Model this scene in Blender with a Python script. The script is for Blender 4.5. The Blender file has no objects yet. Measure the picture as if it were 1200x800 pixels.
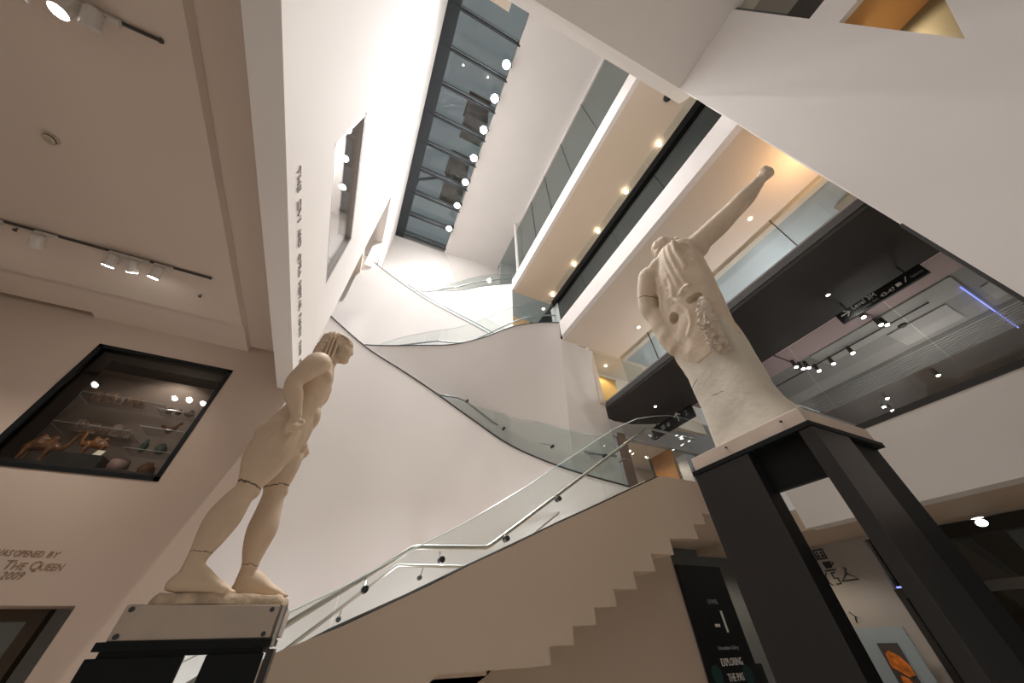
import bpy, math, random
import numpy as np
from mathutils import Vector, Matrix
random.seed(7)
C = bpy.context.scene.collection
H = 1.65          # height of the eye above the floor; shapes are given relative to eye level
PI = math.pi

# ------------------------------------------------------------------ materials
def mat(name, col, rough=.6, metal=0., var=.0, scale=3., bump=0., bscale=60., spec=.4, emit=0., ecol=None):
    m = bpy.data.materials.new(name); m.use_nodes = True
    nt = m.node_tree; N = nt.nodes; L = nt.links
    b = N['Principled BSDF']
    b.inputs['Roughness'].default_value = rough; b.inputs['Metallic'].default_value = metal
    b.inputs['Specular IOR Level'].default_value = spec
    b.inputs['Base Color'].default_value = (*col, 1)
    tc = None
    if var > 0 or bump > 0: tc = N.new('ShaderNodeTexCoord')
    if var > 0:
        n = N.new('ShaderNodeTexNoise'); n.inputs['Scale'].default_value = scale; n.inputs['Detail'].default_value = 5
        r = N.new('ShaderNodeValToRGB')
        r.color_ramp.elements[0].position = .3; r.color_ramp.elements[1].position = .7
        r.color_ramp.elements[0].color = (*[c*(1-var) for c in col], 1)
        r.color_ramp.elements[1].color = (*[min(1, c*(1+var)) for c in col], 1)
        L.new(tc.outputs['Object'], n.inputs['Vector']); L.new(n.outputs['Fac'], r.inputs['Fac']); L.new(r.outputs['Color'], b.inputs['Base Color'])
    if bump > 0:
        n2 = N.new('ShaderNodeTexNoise'); n2.inputs['Scale'].default_value = bscale; n2.inputs['Detail'].default_value = 4
        bp = N.new('ShaderNodeBump'); bp.inputs['Strength'].default_value = bump; bp.inputs['Distance'].default_value = .02
        L.new(tc.outputs['Object'], n2.inputs['Vector']); L.new(n2.outputs['Fac'], bp.inputs['Height']); L.new(bp.outputs['Normal'], b.inputs['Normal'])
    if emit > 0:
        b.inputs['Emission Color'].default_value = (*(ecol or col), 1); b.inputs['Emission Strength'].default_value = emit
    return m

def glass(name, tint, ior=1.45, rough=0., gain=1.):
    m = bpy.data.materials.new(name); m.use_nodes = True
    nt = m.node_tree; N = nt.nodes; L = nt.links; N.clear()
    o = N.new('ShaderNodeOutputMaterial'); mx = N.new('ShaderNodeMixShader'); t = N.new('ShaderNodeBsdfTransparent'); g = N.new('ShaderNodeBsdfGlossy')
    t.inputs['Color'].default_value = (*tint, 1); g.inputs['Roughness'].default_value = rough
    lw = N.new('ShaderNodeLayerWeight'); lw.inputs['Blend'].default_value = .5
    pw = N.new('ShaderNodeMath'); pw.operation = 'POWER'; pw.inputs[1].default_value = 5
    r0 = ((ior-1)/(ior+1))**2
    ma = N.new('ShaderNodeMath'); ma.operation = 'MULTIPLY_ADD'; ma.inputs[1].default_value = (1-r0)*.7; ma.inputs[2].default_value = r0*gain
    L.new(lw.outputs['Facing'], pw.inputs[0]); L.new(pw.outputs[0], ma.inputs[0]); L.new(ma.outputs[0], mx.inputs['Fac'])
    L.new(t.outputs[0], mx.inputs[1]); L.new(g.outputs[0], mx.inputs[2]); L.new(mx.outputs[0], o.inputs['Surface'])
    return m

M = {}
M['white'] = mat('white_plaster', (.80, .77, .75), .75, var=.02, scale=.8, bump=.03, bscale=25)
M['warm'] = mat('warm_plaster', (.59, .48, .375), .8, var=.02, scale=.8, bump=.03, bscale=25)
M['leftwall'] = mat('beige_plaster', (.50, .40, .33), .8, var=.02, scale=.8, bump=.03, bscale=25)
M['soffit'] = mat('cream_soffit', (.74, .64, .53), .7, var=.02, scale=.6)
M['ceilL'] = mat('pale_ceiling', (.70, .60, .52), .85, var=.02, scale=.6)
M['fascia'] = mat('white_fascia', (.84, .80, .78), .5)
M['dark'] = mat('charcoal_cladding', (.036, .032, .030), .55, var=.1, scale=2)
M['fasciadark'] = mat('blue_grey_fascia', (.10, .105, .11), .45)
M['black'] = mat('black_lacquer', (.008, .010, .011), .5, spec=.15)
M['blacklit'] = mat('black_lit_faces', (.020, .020, .022), .30, spec=.55)  # same paint as the black legs, lighter and glossier to look lit
M['steel'] = mat('brushed_steel', (.55, .53, .50), .28, 1.)
M['bronze'] = mat('brushed_plate', (.50, .42, .35), .35, .75, var=.08, scale=6)
M['matteblk'] = mat('matt_black_rail', (.008, .008, .008), .95, spec=.02)
M['railsteel'] = mat('dull_steel', (.30, .31, .31), .35, .9)
M['darkmetal'] = mat('dark_metal', (.06, .065, .07), .4, .6)
M['channel'] = mat('dark_channel', (.03, .03, .03), .5)
M['glass'] = glass('clear_glass', (.93, .96, .955))
M['balglass'] = glass('green_tinted_glass', (.88, .915, .91))
M['casegl'] = glass('case_glass', (.93, .93, .93), gain=1.2)
M['galgl'] = glass('gallery_glass', (.86, .88, .88))
M['roofgl'] = glass('roof_glass', (.84, .87, .87), gain=1.0)
M['acrylic'] = glass('acrylic', (.95, .95, .95), ior=1.5, gain=3.)
M['edge'] = mat('polished_glass_edge', (.62, .70, .68), .2, spec=.8)
M['marble'] = mat('tan_plaster_cast', (.64, .50, .365), .62, var=.10, scale=4, bump=.12, bscale=30)
M['rock'] = mat('rough_stone_base', (.56, .44, .32), .8, var=.25, scale=14, bump=.7, bscale=22)
M['cast'] = mat('cream_plaster_cast', (.66, .55, .43), .7, var=.09, scale=5, bump=.25, bscale=28)
M['support'] = mat('grey_plaster_block', (.62, .575, .49), .75, var=.08, scale=4, bump=.25, bscale=18)
M['rough'] = mat('broken_plaster', (.62, .53, .43), .9, var=.2, scale=20, bump=1., bscale=40)
M['slab'] = mat('pink_stone_slab', (.62, .52, .44), .6, var=.06, scale=5)
M['seam'] = mat('dark_seam', (.14, .095, .06), .9)
M['pink'] = mat('pink_ceiling', (.60, .46, .46), .7)
M['grey'] = mat('grey_ceiling', (.36, .35, .335), .7, var=.04, scale=1)
M['slat'] = mat('grey_slat', (.40, .39, .38), .6)
M['brown'] = mat('brown_grey_ceiling', (.20, .165, .14), .7, var=.15, scale=1.2)
M['lilac'] = mat('lilac_grey_wall', (.45, .44, .45), .7)
M['bluegrey'] = mat('blue_grey_panel', (.40, .43, .43), .5)
M['teal'] = mat('dark_teal_glazing', (.035, .05, .055), .15, spec=.6)
M['beam'] = mat('skylight_beam', (.035, .042, .05), .5)
M['beamlt'] = mat('skylight_capping', (.16, .18, .19), .4, .3)
M['wood'] = mat('oak_veneer', (.42, .20, .07), .45, var=.2, scale=2)
M['woodyel'] = mat('golden_oak', (.55, .34, .10), .45, var=.2, scale=2)
M['darkwood'] = mat('dark_door_frame', (.07, .05, .03), .5)
M['olive'] = mat('olive_metal_panel', (.26, .235, .16), .45, .3, var=.1, scale=1)
M['letter'] = mat('engraved_letter', (.24, .15, .09), .7)
M['letterup'] = mat('grey_letter', (.33, .31, .30), .6)
M['signblk'] = mat('black_sign', (.006, .008, .009), .4)
M['signwht'] = mat('sign_lettering', (.75, .75, .73), .6)
M['signgrey'] = mat('dim_sign_lettering', (.30, .31, .31), .6)
M['tealdot'] = mat('dark_teal_disc', (.01, .045, .045), .5)
M['icon'] = mat('black_icon', (.03, .03, .03), .6)
M['panelgrey'] = mat('grey_wall_panel', (.45, .43, .41), .7)
M['poster'] = mat('pale_blue_poster', (.36, .44, .50), .5)
M['orange'] = mat('orange_print', (.75, .20, .03), .6, var=.5, scale=14)
M['printgrey'] = mat('dark_print', (.08, .07, .07), .6)
M['shopglass'] = glass('shop_glass', (.55, .57, .56), gain=1.5)
M['shopdark'] = mat('dark_shop_interior', (.09, .09, .08), .7, var=.3, scale=1)
M['lamp'] = mat('lit_lens', (1, .97, .92), .4, emit=60., ecol=(1, .96, .90))
M['flood'] = mat('lit_flood_lens', (1, .98, .95), .4, emit=260., ecol=(1, .97, .93))
M['lampwarm'] = mat('lit_warm_lens', (1, .85, .65), .4, emit=14., ecol=(1, .84, .66))
M['lamphousing'] = mat('white_lamp_housing', (.62, .58, .54), .5)
M['track'] = mat('lighting_track', (.06, .05, .045), .5)
M['led'] = mat('blue_led', (.2, .25, .9), .4, emit=1.6, ecol=(.25, .30, 1.))
M['caseblk'] = mat('black_case_lining', (.012, .013, .014), .35)
M['casetaupe'] = mat('taupe_back_panel', (.30, .235, .19), .8)
M['terra'] = mat('brown_glaze', (.15, .06, .022), .25, var=.4, scale=20)
M['terra2'] = mat('amber_glaze', (.21, .085, .025), .25, var=.4, scale=20)
M['tile'] = mat('terracotta_relief', (.40, .24, .15), .7, var=.35, scale=25, bump=.8, bscale=50)
M['tilep'] = mat('pale_relief', (.44, .33, .25), .7, var=.35, scale=25, bump=.8, bscale=50)
M['greenglz'] = mat('green_glaze', (.05, .085, .07), .3, var=.3, scale=15)
M['pot'] = mat('brown_pot', (.28, .17, .11), .5, var=.3, scale=15)
M['potpink'] = mat('pinkish_pot', (.30, .20, .17), .6, var=.2, scale=12)
M['card'] = mat('cream_card', (.80, .76, .58), .7)
M['brick'] = mat('dark_stone', (.22, .19, .17), .8, var=.2, scale=4)

def floor_mat():
    m = mat('pale_stone_floor', (.62, .56, .50), .45, var=.05, scale=1.5)
    nt = m.node_tree; N = nt.nodes; L = nt.links; b = N['Principled BSDF']
    tc = N.new('ShaderNodeTexCoord'); br = N.new('ShaderNodeTexBrick')
    br.inputs['Color1'].default_value = (.64, .58, .52, 1); br.inputs['Color2'].default_value = (.60, .54, .48, 1); br.inputs['Mortar'].default_value = (.35, .32, .29, 1)
    br.inputs['Scale'].default_value = 1.; br.inputs['Mortar Size'].default_value = .006
    L.new(tc.outputs['Object'], br.inputs['Vector']); L.new(br.outputs['Color'], b.inputs['Base Color'])
    return m
M['floor'] = floor_mat()

# ------------------------------------------------------------------ mesh helpers
ORG = {}
class MB:
    def __init__(s): s.v = []; s.f = []
    def add(s, vs, fs):
        n = len(s.v); s.v += [tuple(map(float, p)) for p in vs]; s.f += [tuple(i+n for i in f) for f in fs]; return s
    def box(s, x0, x1, y0, y1, z0, z1):
        x0, x1 = sorted((x0, x1)); y0, y1 = sorted((y0, y1)); z0, z1 = sorted((z0, z1))
        return s.add([(x0,y0,z0),(x1,y0,z0),(x1,y1,z0),(x0,y1,z0),(x0,y0,z1),(x1,y0,z1),(x1,y1,z1),(x0,y1,z1)],
                     [(3,2,1,0),(4,5,6,7),(0,1,5,4),(1,2,6,5),(2,3,7,6),(3,0,4,7)])
    def hexa(s, a, b):   # two quads joined
        return s.add(list(a)+list(b), [(3,2,1,0),(4,5,6,7),(0,1,5,4),(1,2,6,5),(2,3,7,6),(3,0,4,7)])
    def prism(s, poly, ax, a, b):
        def P(u, v, w): return {'x': (w,u,v), 'y': (u,w,v), 'z': (u,v,w)}[ax]
        n = len(poly); vs = [P(u,v,a) for u,v in poly]+[P(u,v,b) for u,v in poly]
        fs = [tuple(range(n))[::-1], tuple(range(n,2*n))]+[(i,(i+1)%n,n+(i+1)%n,n+i) for i in range(n)]
        return s.add(vs, fs)
    def tube(s, pts, r, n=10, caps=True):
        pts = [Vector(p) for p in pts]; rs = r if isinstance(r, (list, tuple)) else [r]*len(pts)
        rings = []; prev = None
        for i, p in enumerate(pts):
            d = (pts[min(i+1, len(pts)-1)]-pts[max(i-1, 0)]).normalized()
            up = Vector((0,0,1)) if abs(d.z) < .95 else Vector((1,0,0))
            if prev is not None: 
                u = (prev-d*prev.dot(d)).normalized()
            else: u = d.cross(up).normalized()
            prev = u; w = d.cross(u)
            rings.append([p+(u*math.cos(2*PI*k/n)+w*math.sin(2*PI*k/n))*rs[i] for k in range(n)])
        return s.loft(rings, caps)
    def loft(s, rings, caps=True):
        n = len(rings[0]); vs = [q for r in rings for q in r]; fs = []
        for i in range(len(rings)-1):
            for k in range(n): fs.append((i*n+k, i*n+(k+1)%n, (i+1)*n+(k+1)%n, (i+1)*n+k))
        if caps: fs += [tuple(range(n))[::-1], tuple(range((len(rings)-1)*n, len(rings)*n))]
        return s.add(vs, fs)
    def cyl(s, p0, p1, r0, r1=None, n=16): return s.tube([p0, p1], [r0, r0 if r1 is None else r1], n)
    def ell(s, c, r, n=16, m=10, rot=None):
        rings = []
        for i in range(m+1):
            t = -PI/2+PI*(i+.02 if i == 0 else i-.02 if i == m else i)/m; rr = []
            for k in range(n):
                q = Vector((r[0]*math.cos(t)*math.cos(2*PI*k/n), r[1]*math.cos(t)*math.sin(2*PI*k/n), r[2]*math.sin(t)))
                if rot: q = rot @ q
                rr.append(Vector(c)+q)
            rings.append(rr)
        return s.loft(rings)
    def lathe(s, c, prof, n=20, caps=True):
        return s.loft([[(c[0]+r*math.cos(2*PI*k/n), c[1]+r*math.sin(2*PI*k/n), c[2]+z) for k in range(n)] for r, z in prof], caps)
    def mesh(s, name, off):
        me = bpy.data.meshes.new(name)
        me.from_pydata([(x-off[0], y-off[1], z+H-off[2]) for x, y, z in s.v], [], s.f); me.validate(); me.update()
        return me
    def base(s):
        a = np.array(s.v); lo = a.min(0); hi = a.max(0)
        return Vector(((lo[0]+hi[0])/2, (lo[1]+hi[1])/2, lo[2]+H))
def obj(name, mb, m, parent=None, smooth=False, bevel=0., recalc=True):
    off = ORG[parent.name] if parent else mb.base()
    me = mb.mesh(name, off)
    if recalc:
        import bmesh
        b = bmesh.new(); b.from_mesh(me); bmesh.ops.recalc_face_normals(b, faces=b.faces[:]); b.to_mesh(me); b.free()
    o = bpy.data.objects.new(name, me); C.objects.link(o)
    me.materials.append(M[m] if isinstance(m, str) else m)
    if smooth:
        me.polygons.foreach_set('use_smooth', [True]*len(me.polygons))
        try: me.set_sharp_from_angle(angle=math.radians(40))
        except Exception: pass
    if parent: o.parent = parent
    else: o.location = off
    ORG[o.name] = Vector(off)
    if bevel > 0:
        bv = o.modifiers.new('bevel', 'BEVEL'); bv.width = bevel; bv.segments = 2; bv.limit_method = 'ANGLE'
    return o
def tag(o, label, cat, group=None):
    o['label'] = label; o['category'] = cat
    if group: o['group'] = group
    return o
def thing(name, label, cat, loc, group=None):
    o = bpy.data.objects.new(name, None); C.objects.link(o); o.empty_display_size = .1
    o.location = (loc[0], loc[1], loc[2]+H); ORG[o.name] = Vector(o.location)
    return tag(o, label, cat, group)
def struct(name, mb, m, label=None, cat='wall', smooth=False):
    o = obj(name, mb, m, None, smooth); o['kind'] = 'structure'
    tag(o, label or name.replace('_', ' '), cat)
    return o
def dup(root, loc, label, group=None, rot=None):
    r = root.copy(); C.objects.link(r); r.location = (loc[0], loc[1], loc[2]+H); r['label'] = label
    if group: r['group'] = group
    if rot is not None: r.rotation_euler = rot
    for ch in list(root.children):
        c = ch.copy(); C.objects.link(c); c.parent = r
        for g in ch.children:
            d = g.copy(); C.objects.link(d); d.parent = c
    return r
ORDN = ['first', 'second', 'third', 'fourth', 'fifth', 'sixth', 'seventh', 'eighth', 'ninth']

def catmull(pts, per=10):
    P = [np.array(p, float) for p in pts]; P = [2*P[0]-P[1]]+P+[2*P[-1]-P[-2]]; out = []
    for i in range(1, len(P)-2):
        for k in range(per):
            t = k/per; a, b, c, d = P[i-1], P[i], P[i+1], P[i+2]
            out.append(.5*((2*b)+(c-a)*t+(2*a-5*b+4*c-d)*t*t+(3*b-a-3*c+d)*t**3))
    out.append(P[-2]); return out
def hnorm(pts):      # horizontal normals pointing away from the camera side (towards +y)
    out = []
    for i in range(len(pts)):
        d = np.array(pts[min(i+1, len(pts)-1)])-np.array(pts[max(i-1, 0)]); n = np.array([-d[1], d[0], 0]); n /= np.linalg.norm(n)+1e-9
        out.append(n if n[1] > 0 or (abs(n[1]) < .3 and n[0] > 0) else -n)
    return out
def ruled(top, bot, th, rows=8):
    mb = MB(); nT = hnorm(top); n = len(top); F = []; B = []
    for j in range(rows+1):
        t = j/rows
        for i in range(n):
            p = np.array(top[i])*(1-t)+np.array(bot[i])*t; F.append(p); B.append(p+nT[i]*th)
    vs = F+B; o = len(F); fs = []
    for j in range(rows):
        for i in range(n-1):
            a = j*n+i; fs.append((a, a+1, a+n+1, a+n)); fs.append((o+a, o+a+n, o+a+n+1, o+a+1))
    for i in range(n-1):
        fs.append((i, o+i, o+i+1, i+1)); a = rows*n+i; fs.append((a, a+1, o+a+1, o+a))
    for j in range(rows):
        a = j*n; fs.append((a, a+n, o+a+n, o+a)); a = j*n+n-1; fs.append((a, o+a, o+a+n, a+n))
    return mb.add(vs, fs)

def text_mesh(body, size, ext=.003, font_shear=0., spacing=1.):
    cu = bpy.data.curves.new('lettering', 'FONT'); cu.body = body; cu.size = size; cu.extrude = ext; cu.shear = font_shear; cu.space_character = spacing
    cu.resolution_u = 2
    o = bpy.data.objects.new('lettering', cu); C.objects.link(o)
    bpy.context.view_layer.update()
    dg = bpy.context.evaluated_depsgraph_get(); me = bpy.data.meshes.new_from_object(o.evaluated_get(dg))
    bpy.data.objects.remove(o); bpy.data.curves.remove(cu)
    vs = np.array([v.co[:] for v in me.vertices]); fs = [tuple(p.vertices) for p in me.polygons]; bpy.data.meshes.remove(me)
    return vs, fs
def add_text(mb, body, size, o, u, v, width=None, ext=.003, shear=0., spacing=1., sx=1.):
    """lettering with its origin at o, reading along u, upright along v"""
    vs, fs = text_mesh(body, size, ext, shear, spacing)
    o = np.array(o, float); u = np.array(u, float); v = np.array(v, float); w = np.cross(u, v)
    if width: sx = width/(vs[:,0].max()-vs[:,0].min())
    P = o+np.outer(vs[:,0]*sx, u)+np.outer(vs[:,1], v)+np.outer(vs[:,2], w)
    mb.add(P, fs); return mb
def spot(name, loc, target, power, col, angle, blend=.6, radius=.06, parent=None):
    l = bpy.data.lights.new(name, 'SPOT'); l.energy = power; l.color = col; l.spot_size = math.radians(angle); l.spot_blend = blend; l.shadow_soft_size = radius
    o = bpy.data.objects.new(name, l); C.objects.link(o)
    p = Vector((loc[0], loc[1], loc[2]+H)); d = Vector((target[0], target[1], target[2]+H))-p
    o.rotation_euler = d.to_track_quat('-Z', 'Y').to_euler()
    o.location = p
    return o
def point(name, loc, power, col, radius=.1):
    l = bpy.data.lights.new(name, 'POINT'); l.energy = power; l.color = col; l.shadow_soft_size = radius
    o = bpy.data.objects.new(name, l); C.objects.link(o); o.location = (loc[0], loc[1], loc[2]+H); return o
WARM = (1, .80, .58); NEUT = (1, .92, .84); COOL = (1, .97, .96)

# ------------------------------------------------------------------ camera
F_, P_, R_, Y_ = 386.3, math.radians(42.3), math.radians(-1.985), math.radians(26.35)
rt = Vector((math.cos(Y_), -math.sin(Y_), 0)); fh = Vector((math.sin(Y_), math.cos(Y_), 0))
fw = fh*math.cos(P_)+Vector((0,0,1))*math.sin(P_); up = rt.cross(fw)
RT = rt*math.cos(R_)+up*math.sin(R_); UP = up*math.cos(R_)-rt*math.sin(R_)
cam = bpy.data.cameras.new('camera'); co = bpy.data.objects.new('camera', cam); C.objects.link(co)
cam.sensor_width = 36; cam.lens = F_/1200*36; cam.clip_start = .05; cam.clip_end = 200
co.matrix_world = Matrix(((RT.x, UP.x, -fw.x, 0), (RT.y, UP.y, -fw.y, 0), (RT.z, UP.z, -fw.z, H), (0,0,0,1)))
bpy.context.scene.camera = co

# ------------------------------------------------------------------ the room shell
struct('floor', MB().box(-12, 14, -10, 13, -1.85, -1.65), 'floor', 'pale stone floor of the entrance hall', 'floor')
# left wall (plane y = 6) with the display case niche and the doorway
TH = .45
wl = MB()
cx0, cx1, cz0, cz1 = -4.02, -2.31, 1.68, 3.51
dx0, dx1, dz1 = -4.4, -2.29, .40
ytop = 4.4
wl.box(-12, cx0, 6, 6+TH, dz1, ytop); wl.box(cx1, -1.385, 6, 6+TH, dz1, ytop)
wl.box(cx0, cx1, 6, 6+TH, dz1, cz0); wl.box(cx0, cx1, 6, 6+TH, cz1, ytop)
wl.box(-12, dx0, 6, 6+TH, -1.65, dz1); wl.box(dx1, -1.385, 6, 6+TH, -1.65, dz1)
struct('wall_left', wl, 'leftwall', 'beige left wall with a display case, engraved lettering and a doorway')
# doorway lining and the door beyond
d1 = MB(); d1.box(-2.78, -2.66, 6.47, 6.6, -1.65, .30); d1.box(-4.4, -2.66, 6.47, 6.6, .30, .42)
dd = struct('door_1', d1, 'darkwood', 'dark framed door at the bottom left below the lettering', 'door')
obj('glass_pane', MB().box(-4.35, -2.79, 6.52, 6.54, -1.6, .29), 'glass', dd)
lobby = MB(); lobby.box(-6, -1.4, 9.2, 9.3, -1.65, 1.2); lobby.box(-6, -5.9, 6.6, 9.2, -1.65, 1.2); lobby.box(-1.5, -1.4, 6.5, 9.2, -1.65, 1.2); lobby.box(-6, -1.4, 6.5, 9.2, .9, 1.)
struct('wall_back', lobby, 'white', 'white passage behind the dark framed door')
# ceiling over the left part: dropped panel, strip at the wall, recessed band
struct('ceiling_left', MB().box(-12, -2.29, -6, 5.27, 3.92, 4.05), 'ceilL', 'dropped ceiling panel with lighting tracks at upper left', 'ceiling')
struct('ceiling_strip', MB().box(-4.36, -2.29, 5.27, 6.0, 3.95, 4.05), 'ceilL', 'ceiling strip between the dropped panel and the left wall', 'ceiling')
struct('ceiling_slot', MB().box(-12, -4.36, 5.27, 5.88, 3.95, 4.05), 'ceilL', 'ceiling strip with a dark slot at the left wall', 'ceiling')
struct('ceiling_recess', MB().box(-12, -1.6, -6, 6.45, 4.06, 4.4), 'ceilL', 'recessed ceiling band beside the dropped panel', 'ceiling')
# tall white wall over the left ceiling
XL, XB = -1.345, -1.60
wu = MB(); wy0, wy1, wz0, wz1 = 2.19, 4.64, 4.77, 6.27
wu.box(XB, XL, -7, 6, 3.36, wz0); wu.box(XB, XL, -7, 6, wz1, 15.6); wu.box(XB, XL, -7, wy0, wz0, wz1); wu.box(XB, XL, wy1, 6, wz0, wz1)
wu.box(XB, XL, 6, 10.4, 11.25, 15.6)
wu.box(XB, XL, 8.0, 8.7, 9.7, 11.25)
struct('wall_upper', wu, 'white', 'tall white atrium wall with a slot window above the left ceiling')
w1 = MB()
for a, b, c, d in ((wy0, wy1, wz1-.05, wz1), (wy0, wy1, wz0, wz0+.05), (wy0, wy0+.05, wz0, wz1), (wy1-.05, wy1, wz0, wz1)): w1.box(XB+.005, XL-.005, a, b, c, d)
wo = struct('window_1', w1, mat('grey_window_reveal', (.30, .285, .27), .5), 'grey framed slot window in the tall white wall', 'window')
obj('glass_pane', MB().box(XL-.075, XL-.06, wy0+.04, wy1-.04, wz0+.04, wz1-.04), 'casegl', wo)
rm = MB(); rm.box(-4.6, -4.5, 0, 7, 4.45, 7.4); rm.box(-4.5, XB, 0, 7, 7.3, 7.4); rm.box(-4.5, XB, -.1, 0, 4.45, 7.4); rm.box(-4.5, XB, 7, 7.1, 4.45, 7.4)
struct('wall_upper_room', rm, 'white', 'white room behind the slot window')
um = MB(); um.box(-4.1, -4.0, 5.9, 11, 7.5, 11.6); um.box(-4.0, XB, 6, 10.4, 11.35, 11.6); um.box(-4.0, -1.7, 10.2, 10.3, 7.5, 11.35)
struct('wall_gallery', um, 'white', 'white upper gallery behind the gap at the end of the tall wall')
struct('trim_gallery_floor', MB().box(-4.0, -1.62, 6.1, 8.5, 9.35, 9.55), 'soffit', 'beige slab edge in the gap at the end of the tall wall', 'slab')
# far end walls
far = MB(); far.hexa([(-3,10.4,7),(2.6,10.4,7),(2.2,10.4,13.3),(-3,10.4,13.3)], [(-3,10.6,7),(2.6,10.6,7),(2.2,10.6,13.3),(-3,10.6,13.3)])
far.hexa([(-3,10.4,13.3),(2.2,10.4,13.3),(1.25,10.4,15.9),(-3,10.4,15.9)], [(-3,10.6,13.3),(2.2,10.6,13.3),(1.25,10.6,15.9),(-3,10.6,15.9)])
struct('wall_far', far, 'white', 'white end wall under the far end of the skylight')
fr = MB(); fr.hexa([(2.2,10.35,13.3),(9,9.9,13.3),(9,9.9,15.7),(1.25,10.35,15.9)], [(2.2,10.6,13.3),(9,10.2,13.3),(9,10.2,15.7),(1.25,10.6,15.9)])
fr.hexa([(2.6,10.35,7),(9,9.9,7),(9,9.9,13.3),(2.2,10.35,13.3)], [(2.6,10.6,7),(9,10.2,7),(9,10.2,13.3),(2.2,10.6,13.3)])
struct('wall_far_right', fr, 'white', 'shaded white end wall right of the skylight corner')
# ceiling right of the skylight
struct('ceiling_upper', MB().box(1.24, 4.25, -4, 10.4, 15.6, 15.9), 'white', 'white sloping band of ceiling right of the skylight', 'ceiling')
# skylight
sk = thing('skylight', 'long glazed skylight with dark cross bars at the top of the atrium', 'skylight', (0, 4, 15.6)); sk['kind'] = 'structure'
obj('side_beam', MB().box(-1.345, -.93, -4, 10.4, 15.62, 16.0), 'beam', sk)
for i, y in enumerate((-2.2, -1.08, .04, 1.16, 2.28, 3.38, 4.48, 5.60, 6.74, 7.88, 9.02, 10.16)):
    b = obj('cross_bar', MB().box(-1.345, 1.3, y-.035, y+.035, 15.6, 16.0), 'beam', sk)
    obj('capping', MB().box(-.98, 1.3, y-.095, y-.06, 15.62, 15.9), 'beamlt', b)
obj('roof_glass', MB().box(-1.345, 1.3, -4, 10.4, 16.0, 16.03), 'roofgl', sk)
obj('end_beam', MB().box(1.24, 1.34, -4, 10.4, 15.91, 16.05), 'beam', sk)
obj('top_panel', MB().box(-.2, .57, -.9, .55, 15.45, 15.58), 'soffit', sk)
# stone chimneys of the neighbouring roof, seen through the glass
for (a, b, c, d, e), lab in zip(((.25, 1.25, 4.2, 5.2, 17.), (.2, 1.25, 7.2, 8.4, 17.)), ('stone chimney outside seen through the middle of the skylight', 'stone chimney outside seen through the far panes of the skylight')):
    t = thing('chimney', lab, 'chimney', ((a+b)/2, (c+d)/2, e))
    obj('stack', MB().box(a, b, c, d, e, e+4.), 'brick', t)
    obj('cornice', MB().box(a-.08, b+.08, c-.08, d+.08, e+3.6, e+3.8), 'brick', t)
t = thing('roof_strut', 'grey diagonal roof strut seen through the skylight panes', 'strut', (-.3, 7, 16.2))
obj('bar', MB().tube([(-1.0, 7.5, 16.25), (.6, 6.6, 16.25)], .07, 4), 'beamlt', t); obj('foot', MB().box(-1.1, -.9, 7.4, 7.6, 16.06, 16.3), 'beamlt', t)

# big white wall on the right (plane x = 3.5) and the soffit over it
XA = 3.5
wr = MB()
oy = -1.28
wr.box(XA, XA+.3, oy, -.16, -1.65, 7.5)
wr.prism([(-4.5,-1.65),(oy,-1.65),(oy,3.47),(-1.94,4.93),(-4.5,4.93)], 'x', XA, XA+.06)
for a, b in ((4.93, 5.44), (7.55, 8.2)): wr.box(XA, XA+.06, -4.5, oy, a, b)
struct('wall_right', wr, 'white', 'large blank white wall at upper right')
sf = MB()
lo = [(.02, 0.0), (XA+.3, -.17), (XA+.3, -4.5), (.02, -4.5)]
vsA = [(x, y, 7.36) for x, y in lo]; vsB = [(.02, .16, 7.62), (XA+.3, .02, 7.62), (XA+.3, -4.5, 7.62), (.02, -4.5, 7.62)]
sf.hexa(vsA, vsB)
struct('ceiling_bridge', sf, 'white', 'underside of a slab with a white edge at the top right', 'ceiling')
struct('trim_edge', MB().box(XA+.02, XA+.10, -.162, -.138, -1.2, 2.45), 'channel', 'dark metal edge strip on the end of the white wall', 'trim')
# openings in the right wall: a window above, a warm lit opening below
w2 = struct('window_2', MB().box(XA+.04, XA+.12, -4.4, oy-.0, 5.44, 5.98), 'dark', 'window with a dark lower panel at the top edge right of the slab', 'window')
obj('glass_pane', MB().box(XA+.07, XA+.09, -4.4, oy, 5.98, 7.55), 'balglass', w2)
obj('frame', MB().box(XA+.04, XA+.10, oy-.04, oy, 5.98, 7.55), 'fasciadark', w2)
bx = MB(); bx.box(6.4, 6.5, -4.5, 0, 5.2, 8); bx.box(XA+.3, 6.4, -.4, -.3, 5.45, 8); bx.box(XA+.3, 6.4, -4.5, -.4, 7.6, 7.7); 
struct('wall_window_room', bx, 'lilac', 'grey room behind the window at the top edge')
oo = MB(); oo.box(4.2, 4.3, -4.5, -.35, 3.3, 5.0); oo.box(XA+.3, 4.2, -.45, -.35, 3.3, 5.0); oo.box(XA+.06, 4.2, -4.5, -.45, 3.33, 3.43)
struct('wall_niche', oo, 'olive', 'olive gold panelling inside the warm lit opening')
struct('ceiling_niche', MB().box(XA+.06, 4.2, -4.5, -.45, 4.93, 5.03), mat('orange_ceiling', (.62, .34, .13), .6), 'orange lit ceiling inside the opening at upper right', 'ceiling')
spot('niche_downlight', (3.85, -1.5, 4.85), (4.2, -1.5, 3.6), 14, WARM, 150)
point('niche_glow', (3.85, -1.1, 4.1), 8, WARM, .1)
point('slot_room_fill', (-2.6, 3.4, 7.0), 90, COOL, .15)  # added point light without fixture, brightens the room behind the slot window
FLOOD, FCONE, TRACK, WORLD, EXPO, BRG = 980, 112, 40, .40, 0.15, 22
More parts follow.
